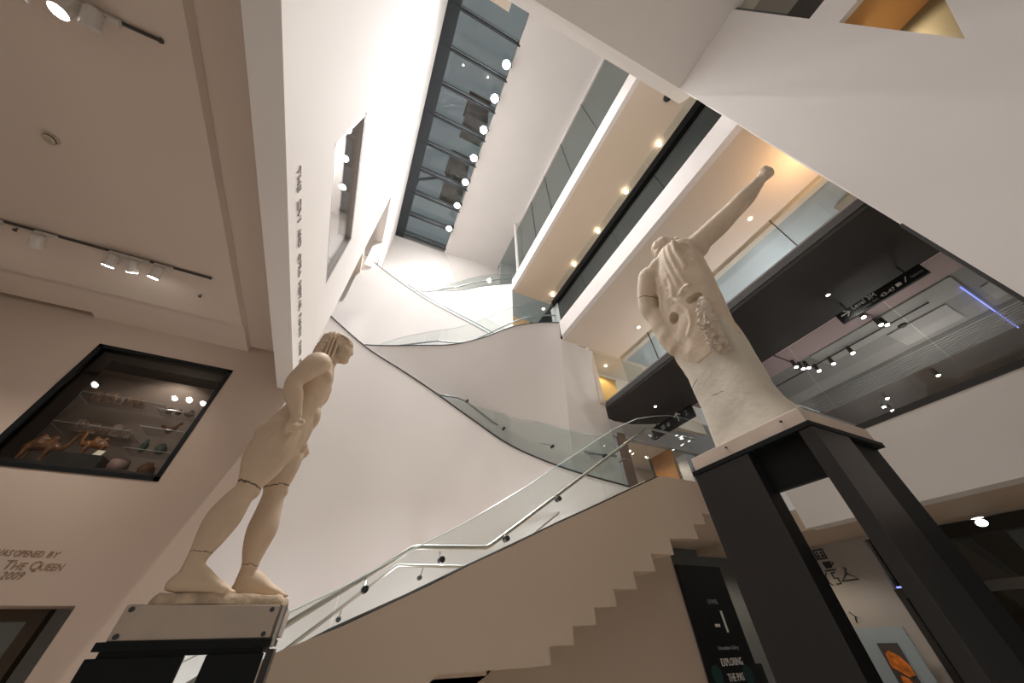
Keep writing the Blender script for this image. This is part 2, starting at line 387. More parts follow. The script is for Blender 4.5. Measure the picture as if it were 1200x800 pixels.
# ------------------------------------------------------------------ balconies on the right of the atrium
XBAL = 3.7
t = thing('balcony', 'upper white edged balcony with a tall glass screen', 'balcony', (4.5, 3.5, 10.16), 'balconies over the atrium')
obj('slab', MB().box(XBAL+.12, 9, -.5, 7.35, 10.16, 10.6), 'soffit', t)
obj('fascia', MB().box(XBAL, XBAL+.12, -.5, 7.28, 10.16, 10.77), 'fascia', t)
ys = [-.5, 1.68, 3.22, 4.64, 5.93, 7.25]
for y in ys[1:-1]: obj('joint_strip', MB().box(4.195, 4.225, y-.012, y+.012, 10.6, 15.5), 'channel', t)
for a, b in zip(ys, ys[1:]): obj('glass_panel', MB().box(4.2, 4.22, a+.012, b-.012, 10.6, 15.5), 'balglass', t)
obj('head_rail', MB().box(4.17, 4.25, -.5, 7.25, 15.48, 15.6), 'fascia', t)
obj('end_post', MB().box(3.98, 4.06, 7.26, 7.36, 10.77, 15.6), 'fascia', t)
gb = MB(); gb.box(7.4, 7.5, -.5, 10, 10.6, 15.9); gb.box(4.25, 7.4, 9.7, 9.8, 10.6, 15.6)
struct('wall_gallery_top', gb, 'bluegrey', 'blue grey gallery wall behind the tall glass screen')
struct('ceiling_gallery_top', MB().box(4.26, 7.4, -.5, 9.7, 15.62, 15.8), 'bluegrey', 'grey gallery ceiling behind the tall glass screen', 'ceiling')

t = thing('balcony', 'middle white edged balcony with a dark handrail in front of black glazing', 'balcony', (4.5, 2.2, 5.48), 'balconies over the atrium')
obj('slab', MB().box(XBAL+.12, 5.75, -.5, 4.86, 5.48, 5.85), 'soffit', t)
obj('fascia', MB().box(XBAL, XBAL+.12, -.5, 4.74, 5.48, 5.96), 'fascia', t)
ys = [-.4, 1.08, 2.38, 3.6, 4.7]
for a, b in zip(ys, ys[1:]): obj('glass_panel', MB().box(XBAL+.03, XBAL+.05, a+.01, b-.01, 5.96, 7.29), 'glass', t)
obj('handrail', MB().box(XBAL-.02, XBAL+.08, -.4, 4.9, 6.70, 6.90), 'matteblk', t)
obj('end_screen', MB().box(XBAL+.03, XBAL+.05, 4.72, 5.05, 5.96, 6.74), 'bluegrey', t)
gb = MB(); gb.box(8.2, 8.3, -.5, 8.5, 5.85, 10.16)
struct('wall_gallery_mid', gb, 'teal', 'dark glazed gallery wall behind the middle balcony')
struct('ceiling_gallery_mid', MB().box(5.46, 8.2, -.5, 8.6, 10.08, 10.15), 'teal', 'dark panelled ceiling over the middle balcony', 'ceiling')
for i in range(8):
    pass
gd = MB(); gd.box(3.95, 5.1, 8.5, 8.6, 5.9, 10.1); struct('wall_landing', gd, mat('amber_wall', (.66, .42, .20), .7), 'amber wall at the far end of the middle balcony')  # one even amber base colour
struct('wall_landing_side', MB().box(5.1, 8.2, 8.5, 8.6, 5.9, 10.1), 'teal', 'dark wall at the far end of the middle balcony')
struct('ceiling_gallery_low', MB().box(5.75, 9, -.5, 4.86, 5.50, 5.85), 'bluegrey', 'blue grey ceiling above the dark bridge', 'ceiling')
struct('trim_soffit', MB().box(5.62, 5.75, -.5, 4.86, 5.43, 5.5), 'soffit', 'cream soffit edge above the dark bridge', 'trim')

# dark bridge
ep = [(4.8, -.28), (4.8, 4.95), (4.86, 5.13), (5.02, 5.26), (5.27, 5.32), (5.75, 5.28), (6.24, 5.08), (6.40, 4.95), (6.475, 4.75), (6.475, -.28)]
t = thing('footbridge', 'dark charcoal clad footbridge with rounded end crossing behind the tall armed sculpture', 'bridge', (5.6, 2.4, 3.8))
obj('soffit_panel', MB().prism(ep, 'z', 3.8, 3.86), 'dark', t)
obj('edge_fascia', MB().prism([(x-.015 if x < 4.9 else x, y+(.015 if y > 4.9 else 0)) for x, y in ep], 'z', 3.86, 3.98), 'fasciadark', t)
obj('deck', MB().prism(ep, 'z', 3.98, 4.02), 'lilac', t)
ys = [-.27, .55, 2.1, 3.3, 4.2]
for y in ys[1:-1]: obj('joint_strip', MB().box(4.84, 4.86, y-.006, y+.006, 4.02, 4.78), 'channel', t)
for a, b in zip(ys, ys[1:]): obj('glass_panel', MB().box(4.84, 4.86, a+.008, b-.008, 4.02, 4.78), 'balglass', t)
point('bridge_end_lamp', (4.95, -.32, 4.95), BRG, (1, .62, .32), .06)
point('bridge_fill', (6.9, 1.2, 4.5), 45, (.92, .96, 1), .12)  # unseen fill light, added to brighten the ceiling and soffit above the bridge
point('bridge_fill', (6.9, 3.6, 4.5), 45, (.92, .96, 1), .12)  # second unseen fill light for the same ceiling
# warm lit room at the end of the bridge
rm = MB(); rm.box(4.60, 4.73, 4.9, 5.75, 3.9, 5.48); rm.box(4.73, 9, 5.62, 5.75, 4.3, 5.48)
struct('wall_bridge_end', rm, 'soffit', 'cream wall of the warm lit room at the end of the bridge')
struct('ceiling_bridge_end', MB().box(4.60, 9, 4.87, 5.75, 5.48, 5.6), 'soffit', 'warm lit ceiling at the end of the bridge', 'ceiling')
dd = struct('door_2', MB().box(5.28, 5.92, 5.57, 5.615, 4.3, 5.3), 'woodyel', 'golden oak door panel in the room at the end of the bridge', 'door')
obj('door_frame', MB().box(5.23, 5.97, 5.58, 5.615, 5.3, 5.35), 'wood', dd)
struct('window_3', MB().box(4.75, 6.4, 4.93, 4.95, 4.0, 5.48), 'glass', 'clear glass screen at the end of the bridge', 'window')
# hanging signs under the bridge
def hang_sign(lab, y0, y1, z0, z1, fill):
    t = thing('hanging_sign', lab, 'sign', (6.2, (y0+y1)/2, z0), 'black direction signs under the bridge')
    obj('board', MB().box(6.2, 6.24, y0, y1, z0, z1), 'signblk', t)
    for yy in (y0+.15*(y1-y0), y0+.85*(y1-y0)): obj('hanger', MB().box(6.21, 6.23, yy-.01, yy+.01, z1, 3.8), 'channel', t)
    fill(t)
U = (0, -1, 0); V = (0, 0, 1)
def f1(t):
    m = MB(); z = 3.535
    m.tube([(6.19, .985, z+.055), (6.19, .87, z+.055)], .009, 6); m.tube([(6.19, .925, z+.11), (6.19, .87, z+.055), (6.19, .925, z)], .009, 6)
    obj('arrow', m, 'signwht', t)
    m = MB(); add_text(m, 'Level 3M', .095, (6.195, .83, 3.585), U, V, width=.30); obj('lettering', m, 'signwht', t)
    m = MB(); add_text(m, 'European Art', .06, (6.195, .82, 3.515), U, V, width=.28); obj('lettering', m, 'signgrey', t)
    m = MB(); add_text(m, '43-47', .075, (6.195, .50, 3.515), U, V, width=.17); obj('lettering', m, 'signwht', t)
    m = MB(); m.box(6.19, 6.2, .255, .305, 3.53, 3.575); m.box(6.19, 6.2, .245, .255, 3.54, 3.565); m.tube([(6.195, .21, 3.53), (6.195, .17, 3.60)], .006, 6); obj('pictogram', m, 'signwht', t)
    m = MB(); add_text(m, 'Restaurant', .05, (6.195, .14, 3.535), U, V, width=.13); obj('lettering', m, 'signgrey', t)
hang_sign('black sign with a white arrow and level lettering under the near bridge edge', -.02, 1.04, 3.48, 3.66, f1)
def f2(t):
    m = MB(); z = 3.5
    m.tube([(6.19, 4.34, z), (6.19, 4.34, z+.2)], .012, 6); m.tube([(6.19, 4.42, z+.12), (6.19, 4.34, z+.2), (6.19, 4.26, z+.12)], .012, 6); obj('arrow', m, 'signwht', t)
    m = MB(); add_text(m, '2', .16, (6.195, 4.15, 3.53), U, V); obj('lettering', m, 'signgrey', t)
    obj('pictogram', MB().box(6.19, 6.2, 4.75, 4.85, 3.52, 3.62), 'signgrey', t); obj('pictogram', MB().box(6.19, 6.2, 4.6, 4.68, 3.52, 3.6), 'signgrey', t)
hang_sign('black sign with an upward arrow under the far rounded bridge end', 3.94, 5.15, 3.42, 3.70, f2)

# gallery behind glass on the right
XG = 6.48
g = MB(); g.box(XG, XG+.3, -2.5, 3.2, 1.16, 2.16)
struct('wall_gallery_front', g, 'white', 'white wall below the gallery glazing at right')
w4 = struct('window_4', MB().box(XG-.01, XG+.06, .12, 3.2, 2.13, 2.21), 'channel', 'gallery glazing with a black bottom frame at right', 'window')
for a, b in ((-2.5, .55), (.55, 1.9), (1.9, 3.2)): obj('glass_pane', MB().box(XG+.02, XG+.035, a+.006, b-.006, 2.16, 3.8), 'galgl', w4)
struct('ceiling_gallery_a', MB().box(XG, 7.22, -.35, 4.15, 3.86, 4.0), 'pink', 'pinkish ceiling band inside the glazed gallery', 'ceiling')
struct('ceiling_gallery_b', MB().box(7.22, 8.9, -2.5, 3.2, 3.9, 4.05), 'grey', 'grey ceiling panels inside the glazed gallery', 'ceiling')
cg = MB(); cg.box(7.3, 7.9, -.1, 1.95, 3.87, 3.9); cg.box(8.0, 8.7, .2, 1.0, 3.88, 3.9); cg.box(8.05, 8.65, -1.8, -.2, 3.88, 3.9)
struct('ceiling_gallery_panels', cg, mat('light_ceiling_panel', (.50, .49, .47), .6), 'lighter ceiling boards inside the glazed gallery', 'ceiling')
sl = thing('ceiling_grille', 'long slatted ceiling grille inside the glazed gallery', 'grille', (9.35, .5, 3.84))
obj('backing', MB().box(8.9, 9.85, -2.5, 3.2, 3.95, 4.05), 'brown', sl); 
for i in range(9): obj('slat', MB().box(8.95+i*.1, 9.0+i*.1, -2.4, 3.1, 3.84, 3.93), 'slat', sl)
struct('ceiling_gallery_c', MB().box(9.85, 14, -2.5, 3.2, 3.9, 4.05), 'brown', 'brown grey ceiling deeper in the glazed gallery', 'ceiling')
gw = MB(); gw.box(13.9, 14, -2.5, 3.2, 1.9, 3.9); gw.box(6.78, 14, 3.2, 3.3, 1.9, 3.9); gw.box(6.5, 14, -2.6, -2.5, 1.16, 3.9)
struct('wall_gallery_side', gw, 'lilac', 'grey side walls of the glazed gallery')
struct('floor_gallery', MB().box(6.78, 14, -2.5, 3.2, 1.85, 2.0), 'lilac', 'gallery floor behind the glazing', 'floor')
struct('trim_bulkhead', MB().box(XG-.02, 7.2, -2.5, -.35, 3.3, 3.86), 'olive', 'olive bulkhead at the right end of the gallery glazing', 'trim')
struct('trim_yellow', MB().box(6.34, 6.42, -.42, -.25, 2.4, 3.78), mat('painted_warm_light', (.70, .50, .20), .6), 'strip painted yellow as warm light behind the end of the white wall', 'wall')  # yellow base colour stands in for warm light in the gap
tag(obj('light_strip', MB().box(7.69, 9.9, -.08, -.064, 3.845, 3.86), 'led'), 'thin blue light strip on the gallery ceiling at the right edge', 'light strip')
# tracks and spotlights in the gallery
def trk(name, lab, p0, p1, r=.018, group=None):
    t = thing(name, lab, 'lighting track', ((p0[0]+p1[0])/2, (p0[1]+p1[1])/2, p0[2]), group)
    obj('rail', MB().tube([p0, p1], r, 6), 'track', t)
    for p in (p0, p1): obj('end_cap', MB().ell(p, (r*1.4, r*1.4, r*1.4), 8, 6), 'track', t)
    return t
trk('lighting_track', 'short lighting track in the gallery below the arrow sign', (6.6, .84, 3.80), (7.5, .84, 3.80), .012, 'gallery lighting tracks')
trk('lighting_track', 'short lighting track in the gallery beside the grey plaster sculpture block', (6.5, 2.16, 3.80), (7.4, 2.16, 3.80), .012, 'gallery lighting tracks')
trk('lighting_track', 'long lighting track in the gallery parallel to the slatted grille', (7.6, .3, 3.84), (7.6, 3.0, 3.84), .012, 'gallery lighting tracks')
gl = [(6.75, .88, 'single spotlight in the gallery just below the arrow sign'), (7.23, .86, 'left one of two close gallery spotlights below the sign'), (7.33, .82, 'right one of two close gallery spotlights below the sign'),
      (7.62, 1.48, 'rightmost spotlight of the gallery row parallel to the grille'), (7.62, 1.81, 'middle spotlight of the gallery row parallel to the grille'), (7.60, 2.06, 'leftmost spotlight of the gallery row parallel to the grille'),
      (7.06, 2.16, 'brightest spotlight of the cluster near the grey plaster block'), (7.24, 2.14, 'middle spotlight of the cluster near the grey plaster block'), (7.31, 2.08, 'dimmest spotlight of the cluster near the grey plaster block'),
      (10.04, 1.18, 'lone spotlight deep in the gallery above the black frame'), (10.1, 2.07, 'upper spotlight of three deep in the gallery at the black frame'), (10.46, 2.3, 'left spotlight of three deep in the gallery at the black frame'), (10.85, 2.31, 'lowest spotlight of three deep in the gallery at the black frame')]
g0 = thing('gallery_spotlight', gl[0][2], 'spotlight', (gl[0][0], gl[0][1], 3.70), 'gallery spotlights')
obj('housing', MB().cyl((gl[0][0], gl[0][1], 3.71), (gl[0][0], gl[0][1], 3.86), .035, .03), 'track', g0)
obj('lens', MB().ell((gl[0][0], gl[0][1], 3.705), (.03, .03, .012), 12, 8), 'lamp', g0)
for x, y, l in gl[1:]: dup(g0, (x, y, 3.70), l)
for x, y in ((7.3, 1.0), (7.6, 1.9), (10.2, 1.9)): spot('gallery_light', (x, y, 3.55), (x+.4, y, 1.9), 45, NEUT, 120)
point('gallery_fill', (8.6, .8, 2.9), 22, NEUT, .15)  # added fill in mid-air, no fixture, lifts the gallery ceiling
d = thing('smoke_detector', 'small dark detector on the gallery ceiling right of the spotlights', 'detector', (7.9, .75, 3.84))
obj('body', MB().lathe((7.9, .75, 3.84), [(.0, 0), (.05, 0), (.065, .03), (.07, .06)], 14), 'track', d); obj('rim', MB().lathe((7.9, .75, 3.89), [(.085, 0), (.085, .01)], 14), 'slat', d)

# ground floor under the gallery
struct('ceiling_low', MB().box(XG+.31, 8.6, -2.5, 5.6, 1.19, 1.5), 'warm', 'beige underside of the gallery at lower right', 'ceiling')
wg = MB(); wg.box(8.3, 8.5, 3.35, 5.6, -1.65, 1.2)
struct('wall_shop', wg, 'panelgrey', 'grey wall panel with black pictograms behind the tall black plinth')
w5 = struct('window_5', MB().box(8.28, 8.42, -2.5, 3.35, .34, .46), 'channel', 'dark shop front glazing at lower right', 'window')
obj('glass_pane', MB().box(8.34, 8.36, -2.5, 3.33, -1.65, 1.19), 'shopglass', w5)
obj('mullion', MB().box(8.29, 8.41, 3.27, 3.35, -1.65, .34), 'channel', w5); obj('head', MB().box(8.3, 8.4, -2.5, 3.35, 1.15, 1.19), 'steel', w5)
sd = MB(); sd.box(11, 11.1, -3, 5.6, -1.65, 1.6); sd.box(8.5, 11, 5.5, 5.6, -1.65, 1.6); sd.box(8.6, 11, -3, 5.6, 1.5, 1.6)
struct('wall_shop_back', sd, 'shopdark', 'dim shop interior behind the glazing')
tag(obj('light_strip', MB().box(8.29, 8.31, 3.0, 3.3, .47, .49), 'led'), 'short blue glint drawn as a glowing bar on the shop front frame', 'light strip')  # painted glint: a small glowing bar, no lamp here
sp = thing('spotlight', 'bright spotlight behind the shop glazing at the right edge', 'spotlight', (8.6, 1.95, 1.06))
obj('housing', MB().cyl((8.62, 1.95, 1.16), (8.62, 1.95, 1.5), .05), 'track', sp); obj('lens', MB().ell((8.6, 1.95, 1.12), (.06, .06, .045), 14, 10), 'lamp', sp)
# pictograms on the grey panel, read by a viewer facing +x
xp = 8.29
def icon_thing(lab, y, z, build):
    m = MB(); build(m, y, z); return tag(obj('pictogram', m, 'icon'), lab, 'pictogram', 'black pictograms on the grey panel')
def ic_lift(m, y, z):
    for a, b, c, d in ((-.09, .09, .06, .08), (-.09, .09, -.08, -.06), (-.09, -.07, -.08, .08), (.07, .09, -.08, .08)): m.box(xp, xp+.01, y+a, y+b, z+c, z+d)
    for k in (-.035, .035): m.ell((xp, y+k, z+.02), (.008, .018, .02), 10, 6); m.box(xp, xp+.008, y+k-.02, y+k+.02, z-.05, z-.005)
def ic_cup(m, y, z):
    m.prism([(y-.07, z+.06), (y+.07, z+.06), (y+.05, z-.04), (y-.05, z-.04)], 'x', xp, xp+.01); m.box(xp, xp+.01, y-.09, y+.09, z-.08, z-.06); m.tube([(xp, y-.07, z+.045), (xp, y-.115, z+.03), (xp, y-.055, z-.01)], .01, 6)
def ic_hanger(m, y, z):
    m.tube([(xp, y, z+.12), (xp, y-.03, z+.10), (xp, y, z+.07), (xp, y, z+.04), (xp, y-.13, z-.06), (xp, y+.13, z-.06), (xp, y, z+.04)], .011, 6)
def ic_people(m, y, z):
    m.tube([(xp, y+.05, z+.09), (xp, y+.09, z+.05), (xp, y+.09, z-.05), (xp, y+.05, z-.09)], .010, 6)
    m.tube([(xp, y-.09, z+.08), (xp, y-.03, z+.08), (xp, y-.03, z+.0), (xp, y-.09, z), (xp, y-.09, z-.08), (xp, y-.02, z-.08)], .010, 6)
icon_thing('black boxed pictogram topmost on the grey panel', 4.11, 1.06, ic_lift)
icon_thing('black cup pictogram on the grey panel', 4.08, .88, ic_cup)
icon_thing('black coat hanger pictogram on the grey panel', 3.86, .70, ic_hanger)
icon_thing('pair of black line pictograms left of the coat hanger', 4.12, .69, ic_people)
icon_thing('small black mark below the pictograms on the grey panel', 4.10, .17, lambda m, y, z: m.tube([(xp, y+.05, z+.06), (xp, y, z), (xp, y-.05, z-.02), (xp, y, z), (xp, y+.02, z-.08)], .008, 6))
t = thing('poster', 'pale blue poster with an orange picture seen through the black plinth', 'poster', (8.0, 3.75, -1.65))
obj('board', MB().box(8.0, 8.04, 3.42, 4.15, -1.65, .02), 'poster', t)
obj('picture', MB().box(7.985, 8.0, 3.60, 3.86, -.64, -.16), 'printgrey', t)
obj('orange_figure', MB().prism([(3.82, -.28), (3.76, -.24), (3.66, -.30), (3.60, -.40), (3.60, -.50), (3.68, -.52), (3.76, -.47), (3.83, -.42)], 'x', 7.975, 7.985), 'orange', t)
obj('figure_base', MB().prism([(3.78, -.50), (3.70, -.54), (3.66, -.64), (3.74, -.64), (3.80, -.58)], 'x', 7.975, 7.985), 'orange', t)
obj('drip_mark', MB().prism([(3.76, -.66), (3.68, -.66), (3.66, -.74), (3.70, -.86), (3.73, -.74)], 'x', 7.985, 7.995), 'printgrey', t)
spot('poster_light', (7.4, 3.6, 1.1), (8.0, 3.7, -.6), 6, COOL, 90)

# black level sign
t = thing('information_sign', 'tall black free standing sign reading level -1 beside the black plinth', 'sign', (5.45, 4.5, -1.65))
obj('panel', MB().box(4.97, 5.93, 4.50, 4.55, -1.65, .83), 'signblk', t)
def sg(txt, x, z, size, w, m='signwht'):
    mb = MB(); add_text(mb, txt, size, (x, 4.497, z), (1,0,0), (0,0,1), width=w); obj('lettering', mb, m, t)
sg('LEVEL', 5.38, .35, .075, .22, 'signgrey'); sg('-1', 5.36, .02, .36, .24)
sg('Orientation Gallery', 5.28, -.16, .06, .42, 'signgrey'); sg('EXPLORING', 5.25, -.32, .11, .42); sg('THE PAST', 5.29, -.47, .11, .36)
sg('Conservation', 5.27, -.62, .05, .32, 'signgrey'); sg('Reading and Writing', 5.25, -.72, .05, .42, 'signgrey'); sg('Textiles', 5.25, -.86, .05, .3, 'signgrey')
for x, z in ((5.10, -.40), (5.70, -.42)): obj('disc', MB().cyl((x, 4.499, z), (x, 4.49, z), .10), 'tealdot', t)
struct('wall_under_landing', MB().box(5.93, 8.3, 5.55, 5.65, -1.65, 1.45), mat('slate_wall', (.15, .17, .18), .6), 'blue grey wall beyond the black level sign')
d_ = [(7.4, 1.6, 1.185), (7.4, 4.6, 1.185)]
for x, y, z in d_: spot('shop_front_fill', (x, y, z-.05), (x, y, -2), 30, WARM, 150)  # added lights without fixtures, to lift the dark underside of the gallery
spot('blue_case_light', (6.5, 5.3, .45), (6.5, 5.55, -.4), 8, (.42, .48, 1), 120)
t = thing('display_stand', 'dark stand with a bright metal edge right of the level sign', 'stand', (6.2, 5.0, -1.65))
obj('cabinet', MB().box(5.9, 6.6, 4.9, 5.4, -1.65, -.35), 'signblk', t); obj('metal_edge', MB().box(5.96, 5.99, 4.87, 4.9, -1.65, -.1), 'steel', t)
# ------------------------------------------------------------------ the stairs
def glass_run(parent, base, top, gm='glass', panels=4, th=.02, channel=True):
    n = len(base); step = (n-1)/panels
    for k in range(panels):
        a, b = int(round(k*step)), int(round((k+1)*step)); B = base[a:b+1]; T = top[a:b+1]
        nn = hnorm(B); mb = MB(); rings = []
        for i in range(len(B)):
            p, q, w = np.array(B[i]), np.array(T[i]), nn[i]*th
            if k < panels-1 and i == len(B)-1:
                d = np.array(B[i-1])-p; d /= np.linalg.norm(d)+1e-9; p = p+d*.01; q = q+d*.01
            rings.append([p, p+w, q+w, q])
        mb.loft(rings); obj('glass_panel', mb, gm, parent)
        obj('glass_edge', MB().tube([r[3]+(r[2]-r[3])*.5+np.array((0,0,.004)) for r in rings], .006, 4), 'edge', parent)
    if channel:
        mb = MB(); mb.tube([np.array(p)+nn_*.04+np.array((0,0,.005)) for p, nn_ in zip(base, hnorm(base))], .018, 6); obj('base_channel', mb, 'channel', parent)

# lower flight
A_top = [(-1.5,-.86),(-1.0,-.53),(-.6,-.27),(-.18,-.02),(.23,.12),(.52,.24),(.86,.38),(1.24,.55),(1.7,.74),(2.25,.98),(2.91,1.25),(3.55,1.52),(4.2,1.79),(4.95,1.80),(6.44,1.80)]
SAW = [(4.80,1.33),(4.80,1.18),(4.54,1.16),(4.54,.98),(4.24,.97),(3.99,.95),(3.99,.77),(3.6,.76),(3.6,.58),(3.25,.57),(3.25,.405),(2.92,.40),(2.92,.25),(2.62,.24),(2.62,.105),(2.33,.10),(2.33,-.035),(2.06,-.04),(2.06,-.165),(1.02,-.18),(.86,-.30),(-.25,-1.64),(-1.5,-1.64)]
t = thing('staircase', 'lower staircase with beige side wall, stepped underside and glass balustrade', 'staircase', (1.5, 4.5, -1.65), 'flights of the atrium stair')
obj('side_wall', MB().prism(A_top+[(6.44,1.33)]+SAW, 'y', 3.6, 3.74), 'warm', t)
steps = []; x, z = -1.5, -1.63
prof = [(x, z)]
for i in range(10): z += .142; prof.append((x, z)); x += .22; prof.append((x, z))
x = 1.5; prof.append((x, z))
for i in range(14): z += (1.75+.21)/14; prof.append((x, z)); x += .193; prof.append((x, z))
prof += [(4.24, 1.75)]
lowsaw = [(4.24,.99)]+[(a, b) for a, b in SAW if a < 4.2]
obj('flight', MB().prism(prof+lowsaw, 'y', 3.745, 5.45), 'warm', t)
# landing
lp = [(4.245, 3.745), (6.44, 3.745), (6.44, 4.55), (11, 4.55), (11, 9), (4.85, 9), (4.85, 5.2), (4.62, 4.5), (4.245, 4.5)]
obj('landing', MB().prism(lp, 'z', 1.42, 1.75), 'lilac', t)
gx = [-1.2,-.6,0.16,.71,1.15,1.58,2.0,2.38,2.8,3.14,3.6,4.17]
gz = [-.3,.0,.36,.67,.90,1.16,1.42,1.68,1.95,2.18,2.48,2.78]
at = np.array(A_top)
base = [(x, 3.66, np.interp(x, at[:,0], at[:,1])) for x in gx]; top = [(x, 3.66, z) for x, z in zip(gx, gz)]
glass_run(t, base, top, panels=5)
lx = [4.18, 4.6, 5.0, 5.3, 5.7, 6.05, 6.4]; lz = [2.78, 2.92, 3.02, 3.05, 3.03, 2.97, 2.90]
glass_run(t, [(x, 3.66, 1.80) for x in lx], [(x, 3.66, z) for x, z in zip(lx, lz)], panels=2)
def rail(parent, pts, r=.022, m='steel'): return obj('handrail', MB().tube(pts, r, 10), m, parent, smooth=True)
hp = [(-1.2,-.56),(-.15,.12),(.68,.655),(.74,.672),(1.44,.705),(1.5,.735),(3.41,2.01),(4.30,2.60),(4.38,2.62),(5.44,2.62)]
rail(t, [(x, 3.78, z+.02) for x, z in [(a*1.03, b*1.03) for a, b in hp]])
rail(t, [(x, 5.38, z) for x, z in ((-.6,-.35),(.85,.79),(1.9,.81),(2.87,1.26),(5.3,2.9),(5.5,2.94))])
def bracket(parent, p, q):
    b = obj('bracket', MB().tube([p, ((p[0]+q[0])/2, (p[1]+q[1])/2, p[2]-.05), q], .009, 6), 'steel', parent)
    obj('fixing_disc', MB().cyl((q[0], q[1]-.03, q[2]), (q[0], q[1]+.05, q[2]), .028), 'darkmetal', b)
for x, y, z in ((.35, 3.66, .36), (.99, 3.66, .60), (1.68, 3.66, .82), (2.40, 3.66, 1.30), (4.45, 3.66, 2.50)): bracket(t, (x, 3.78, z+.08), (x, 3.69, z))
for x, z in ((.3, .25), (1.2, .68), (3.8, 1.75), (4.7, 2.35)): bracket(t, (x, 5.38, z+.1), (x, 5.52, z))
# wall under the lower flight
uw = [(4.96,1.41),(4.81,1.41),(4.81,1.32)]+[(a, b-.012) for a, b in SAW[1:20]]+[(.86,-1.65),(4.96,-1.65)]
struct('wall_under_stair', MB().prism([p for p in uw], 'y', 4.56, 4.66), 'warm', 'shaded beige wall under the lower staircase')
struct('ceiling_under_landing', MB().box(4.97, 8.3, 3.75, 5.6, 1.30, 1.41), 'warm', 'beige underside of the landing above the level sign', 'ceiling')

# second flight: big curved wall behind the striding figure
Bt = catmull([(-1.385,6.0,5.28),(-.48,6.05,4.72),(.31,6.04,4.35),(1.08,6.02,3.97),(2.05,5.96,3.42),(2.80,5.83,2.97),(3.62,5.25,2.42),(4.57,4.62,1.98)], 8)
Bb = [(p[0], p[1]+.02, -1.65) for p in Bt]
t = thing('staircase', 'second staircase rising left behind the striding figure, with a huge curved white wall', 'staircase', (1.5, 6.2, -1.65), 'flights of the atrium stair')
obj('curved_wall', ruled(Bt, Bb, .14), 'white', t, smooth=True)
bx_ = [0, 8, 20, 28, 36, 44, 50, 56]
def curve_at(pts, xs): 
    a = np.array(pts); return [np.array([np.interp(x, a[:,0], a[:,k]) for k in range(3)]) for x in xs]
xs = list(np.linspace(.42, 4.5, 25))
bb = curve_at(Bt, xs)
gt = np.array([[.42, 4.30], [1.09, 4.03], [2.05, 3.84], [2.85, 3.72], [3.7, 3.25], [4.5, 2.95]])
tt = [np.array([p[0], p[1], max(np.interp(p[0], gt[:,0], gt[:,1]), p[2]+.02)]) for p in bb]
nb = hnorm(bb); bb2 = [p+n*.05 for p, n in zip(bb, nb)]; tt2 = [p+n*.05 for p, n in zip(tt, nb)]
glass_run(t, bb2, tt2, panels=4, channel=False)
obj('base_channel', MB().tube([p+np.array((0, -.005, .008)) for p in Bt], .016, 6), 'channel', t)
hb = curve_at(Bt, list(np.linspace(1.02, 4.5, 18))); ha = np.array([[1.02, 3.95], [1.75, 3.98], [3.3, 2.95], [4.2, 2.62], [4.5, 2.55]])
rail(t, [p+n*.2+np.array((0, 0, np.interp(p[0], ha[:,0], ha[:,1])-p[2]+.1)) for p, n in zip(hb, hnorm(hb))], .022, 'railsteel')
for k in (4, 8, 12, 16):
    n = hnorm(hb)[k]; z = np.interp(hb[k][0], ha[:,0], ha[:,1])+.1; p = hb[k]+n*.2; q = hb[k]+n*.07
    bracket(t, (p[0], p[1], z), (q[0], q[1], z-.07))
st = MB(); NS = 22
tb = np.array(Bt); cum = np.concatenate([[0], np.cumsum(np.linalg.norm(np.diff(tb[:,:2], axis=0), axis=1))])
for i in range(NS):
    s0, s1 = cum[-1]*(1-i/NS), cum[-1]*(1-(i+1)/NS); P = []
    z = 1.75+(5.0-1.75)*(i+1)/NS
    for s in (s0, s1):
        p = np.array([np.interp(s, cum, tb[:,k]) for k in range(3)])
        P.append(p)
    na = hnorm([P[1], P[0]])[0] if i < NS-1 else np.array((0, 1., 0))
    a0, a1 = P[0]+na*.15, P[1]+na*.15; b0, b1 = P[0]+na*.9, P[1]+na*.9
    st.hexa([(a0[0],a0[1],z-.3),(a1[0],a1[1],z-.3),(b1[0],b1[1],z-.3),(b0[0],b0[1],z-.3)], [(a0[0],a0[1],z),(a1[0],a1[1],z),(b1[0],b1[1],z),(b0[0],b0[1],z)])
obj('steps', st, 'lilac', t)

# third flight: curved wall rising right to the middle balcony
Ct = catmull([(-1.35,6.9,5.25),(-.32,6.42,5.12),(.50,6.28,5.30),(1.34,6.12,5.49),(2.0,5.72,5.62),(2.6,5.2,5.77),(3.15,4.92,5.88),(3.70,4.74,5.94)], 8)
Cb = catmull([(-1.6,7.3,2.0),(-.5,7.2,2.0),(.5,7.15,2.0),(1.3,7.05,2.0),(2.1,6.9,2.0),(2.8,6.55,2.0),(3.45,5.95,2.0),(3.90,5.40,2.0)], 8)
t = thing('staircase', 'third staircase rising right to the middle balcony along a curved white wall', 'staircase', (1.5, 6.6, 2.0), 'flights of the atrium stair')
obj('curved_wall', ruled(Ct, Cb, .12, 12), 'white', t, smooth=True)
xs = list(np.linspace(-.28, 3.68, 25)); cb = curve_at(Ct, xs)
gt = np.array([[-.28,5.2],[.3,5.62],[1.0,6.0],[2.0,6.35],[2.8,6.65],[3.68,6.9]])
ct = [np.array([p[0], p[1], np.interp(p[0], gt[:,0], gt[:,1])]) for p in cb]
nc = hnorm(cb); glass_run(t, [p+n*.05 for p, n in zip(cb, nc)], [p+n*.05 for p, n in zip(ct, nc)], panels=4, channel=False)
obj('base_channel', MB().tube([p+np.array((0, -.005, .008)) for p in Ct], .014, 6), 'channel', t)
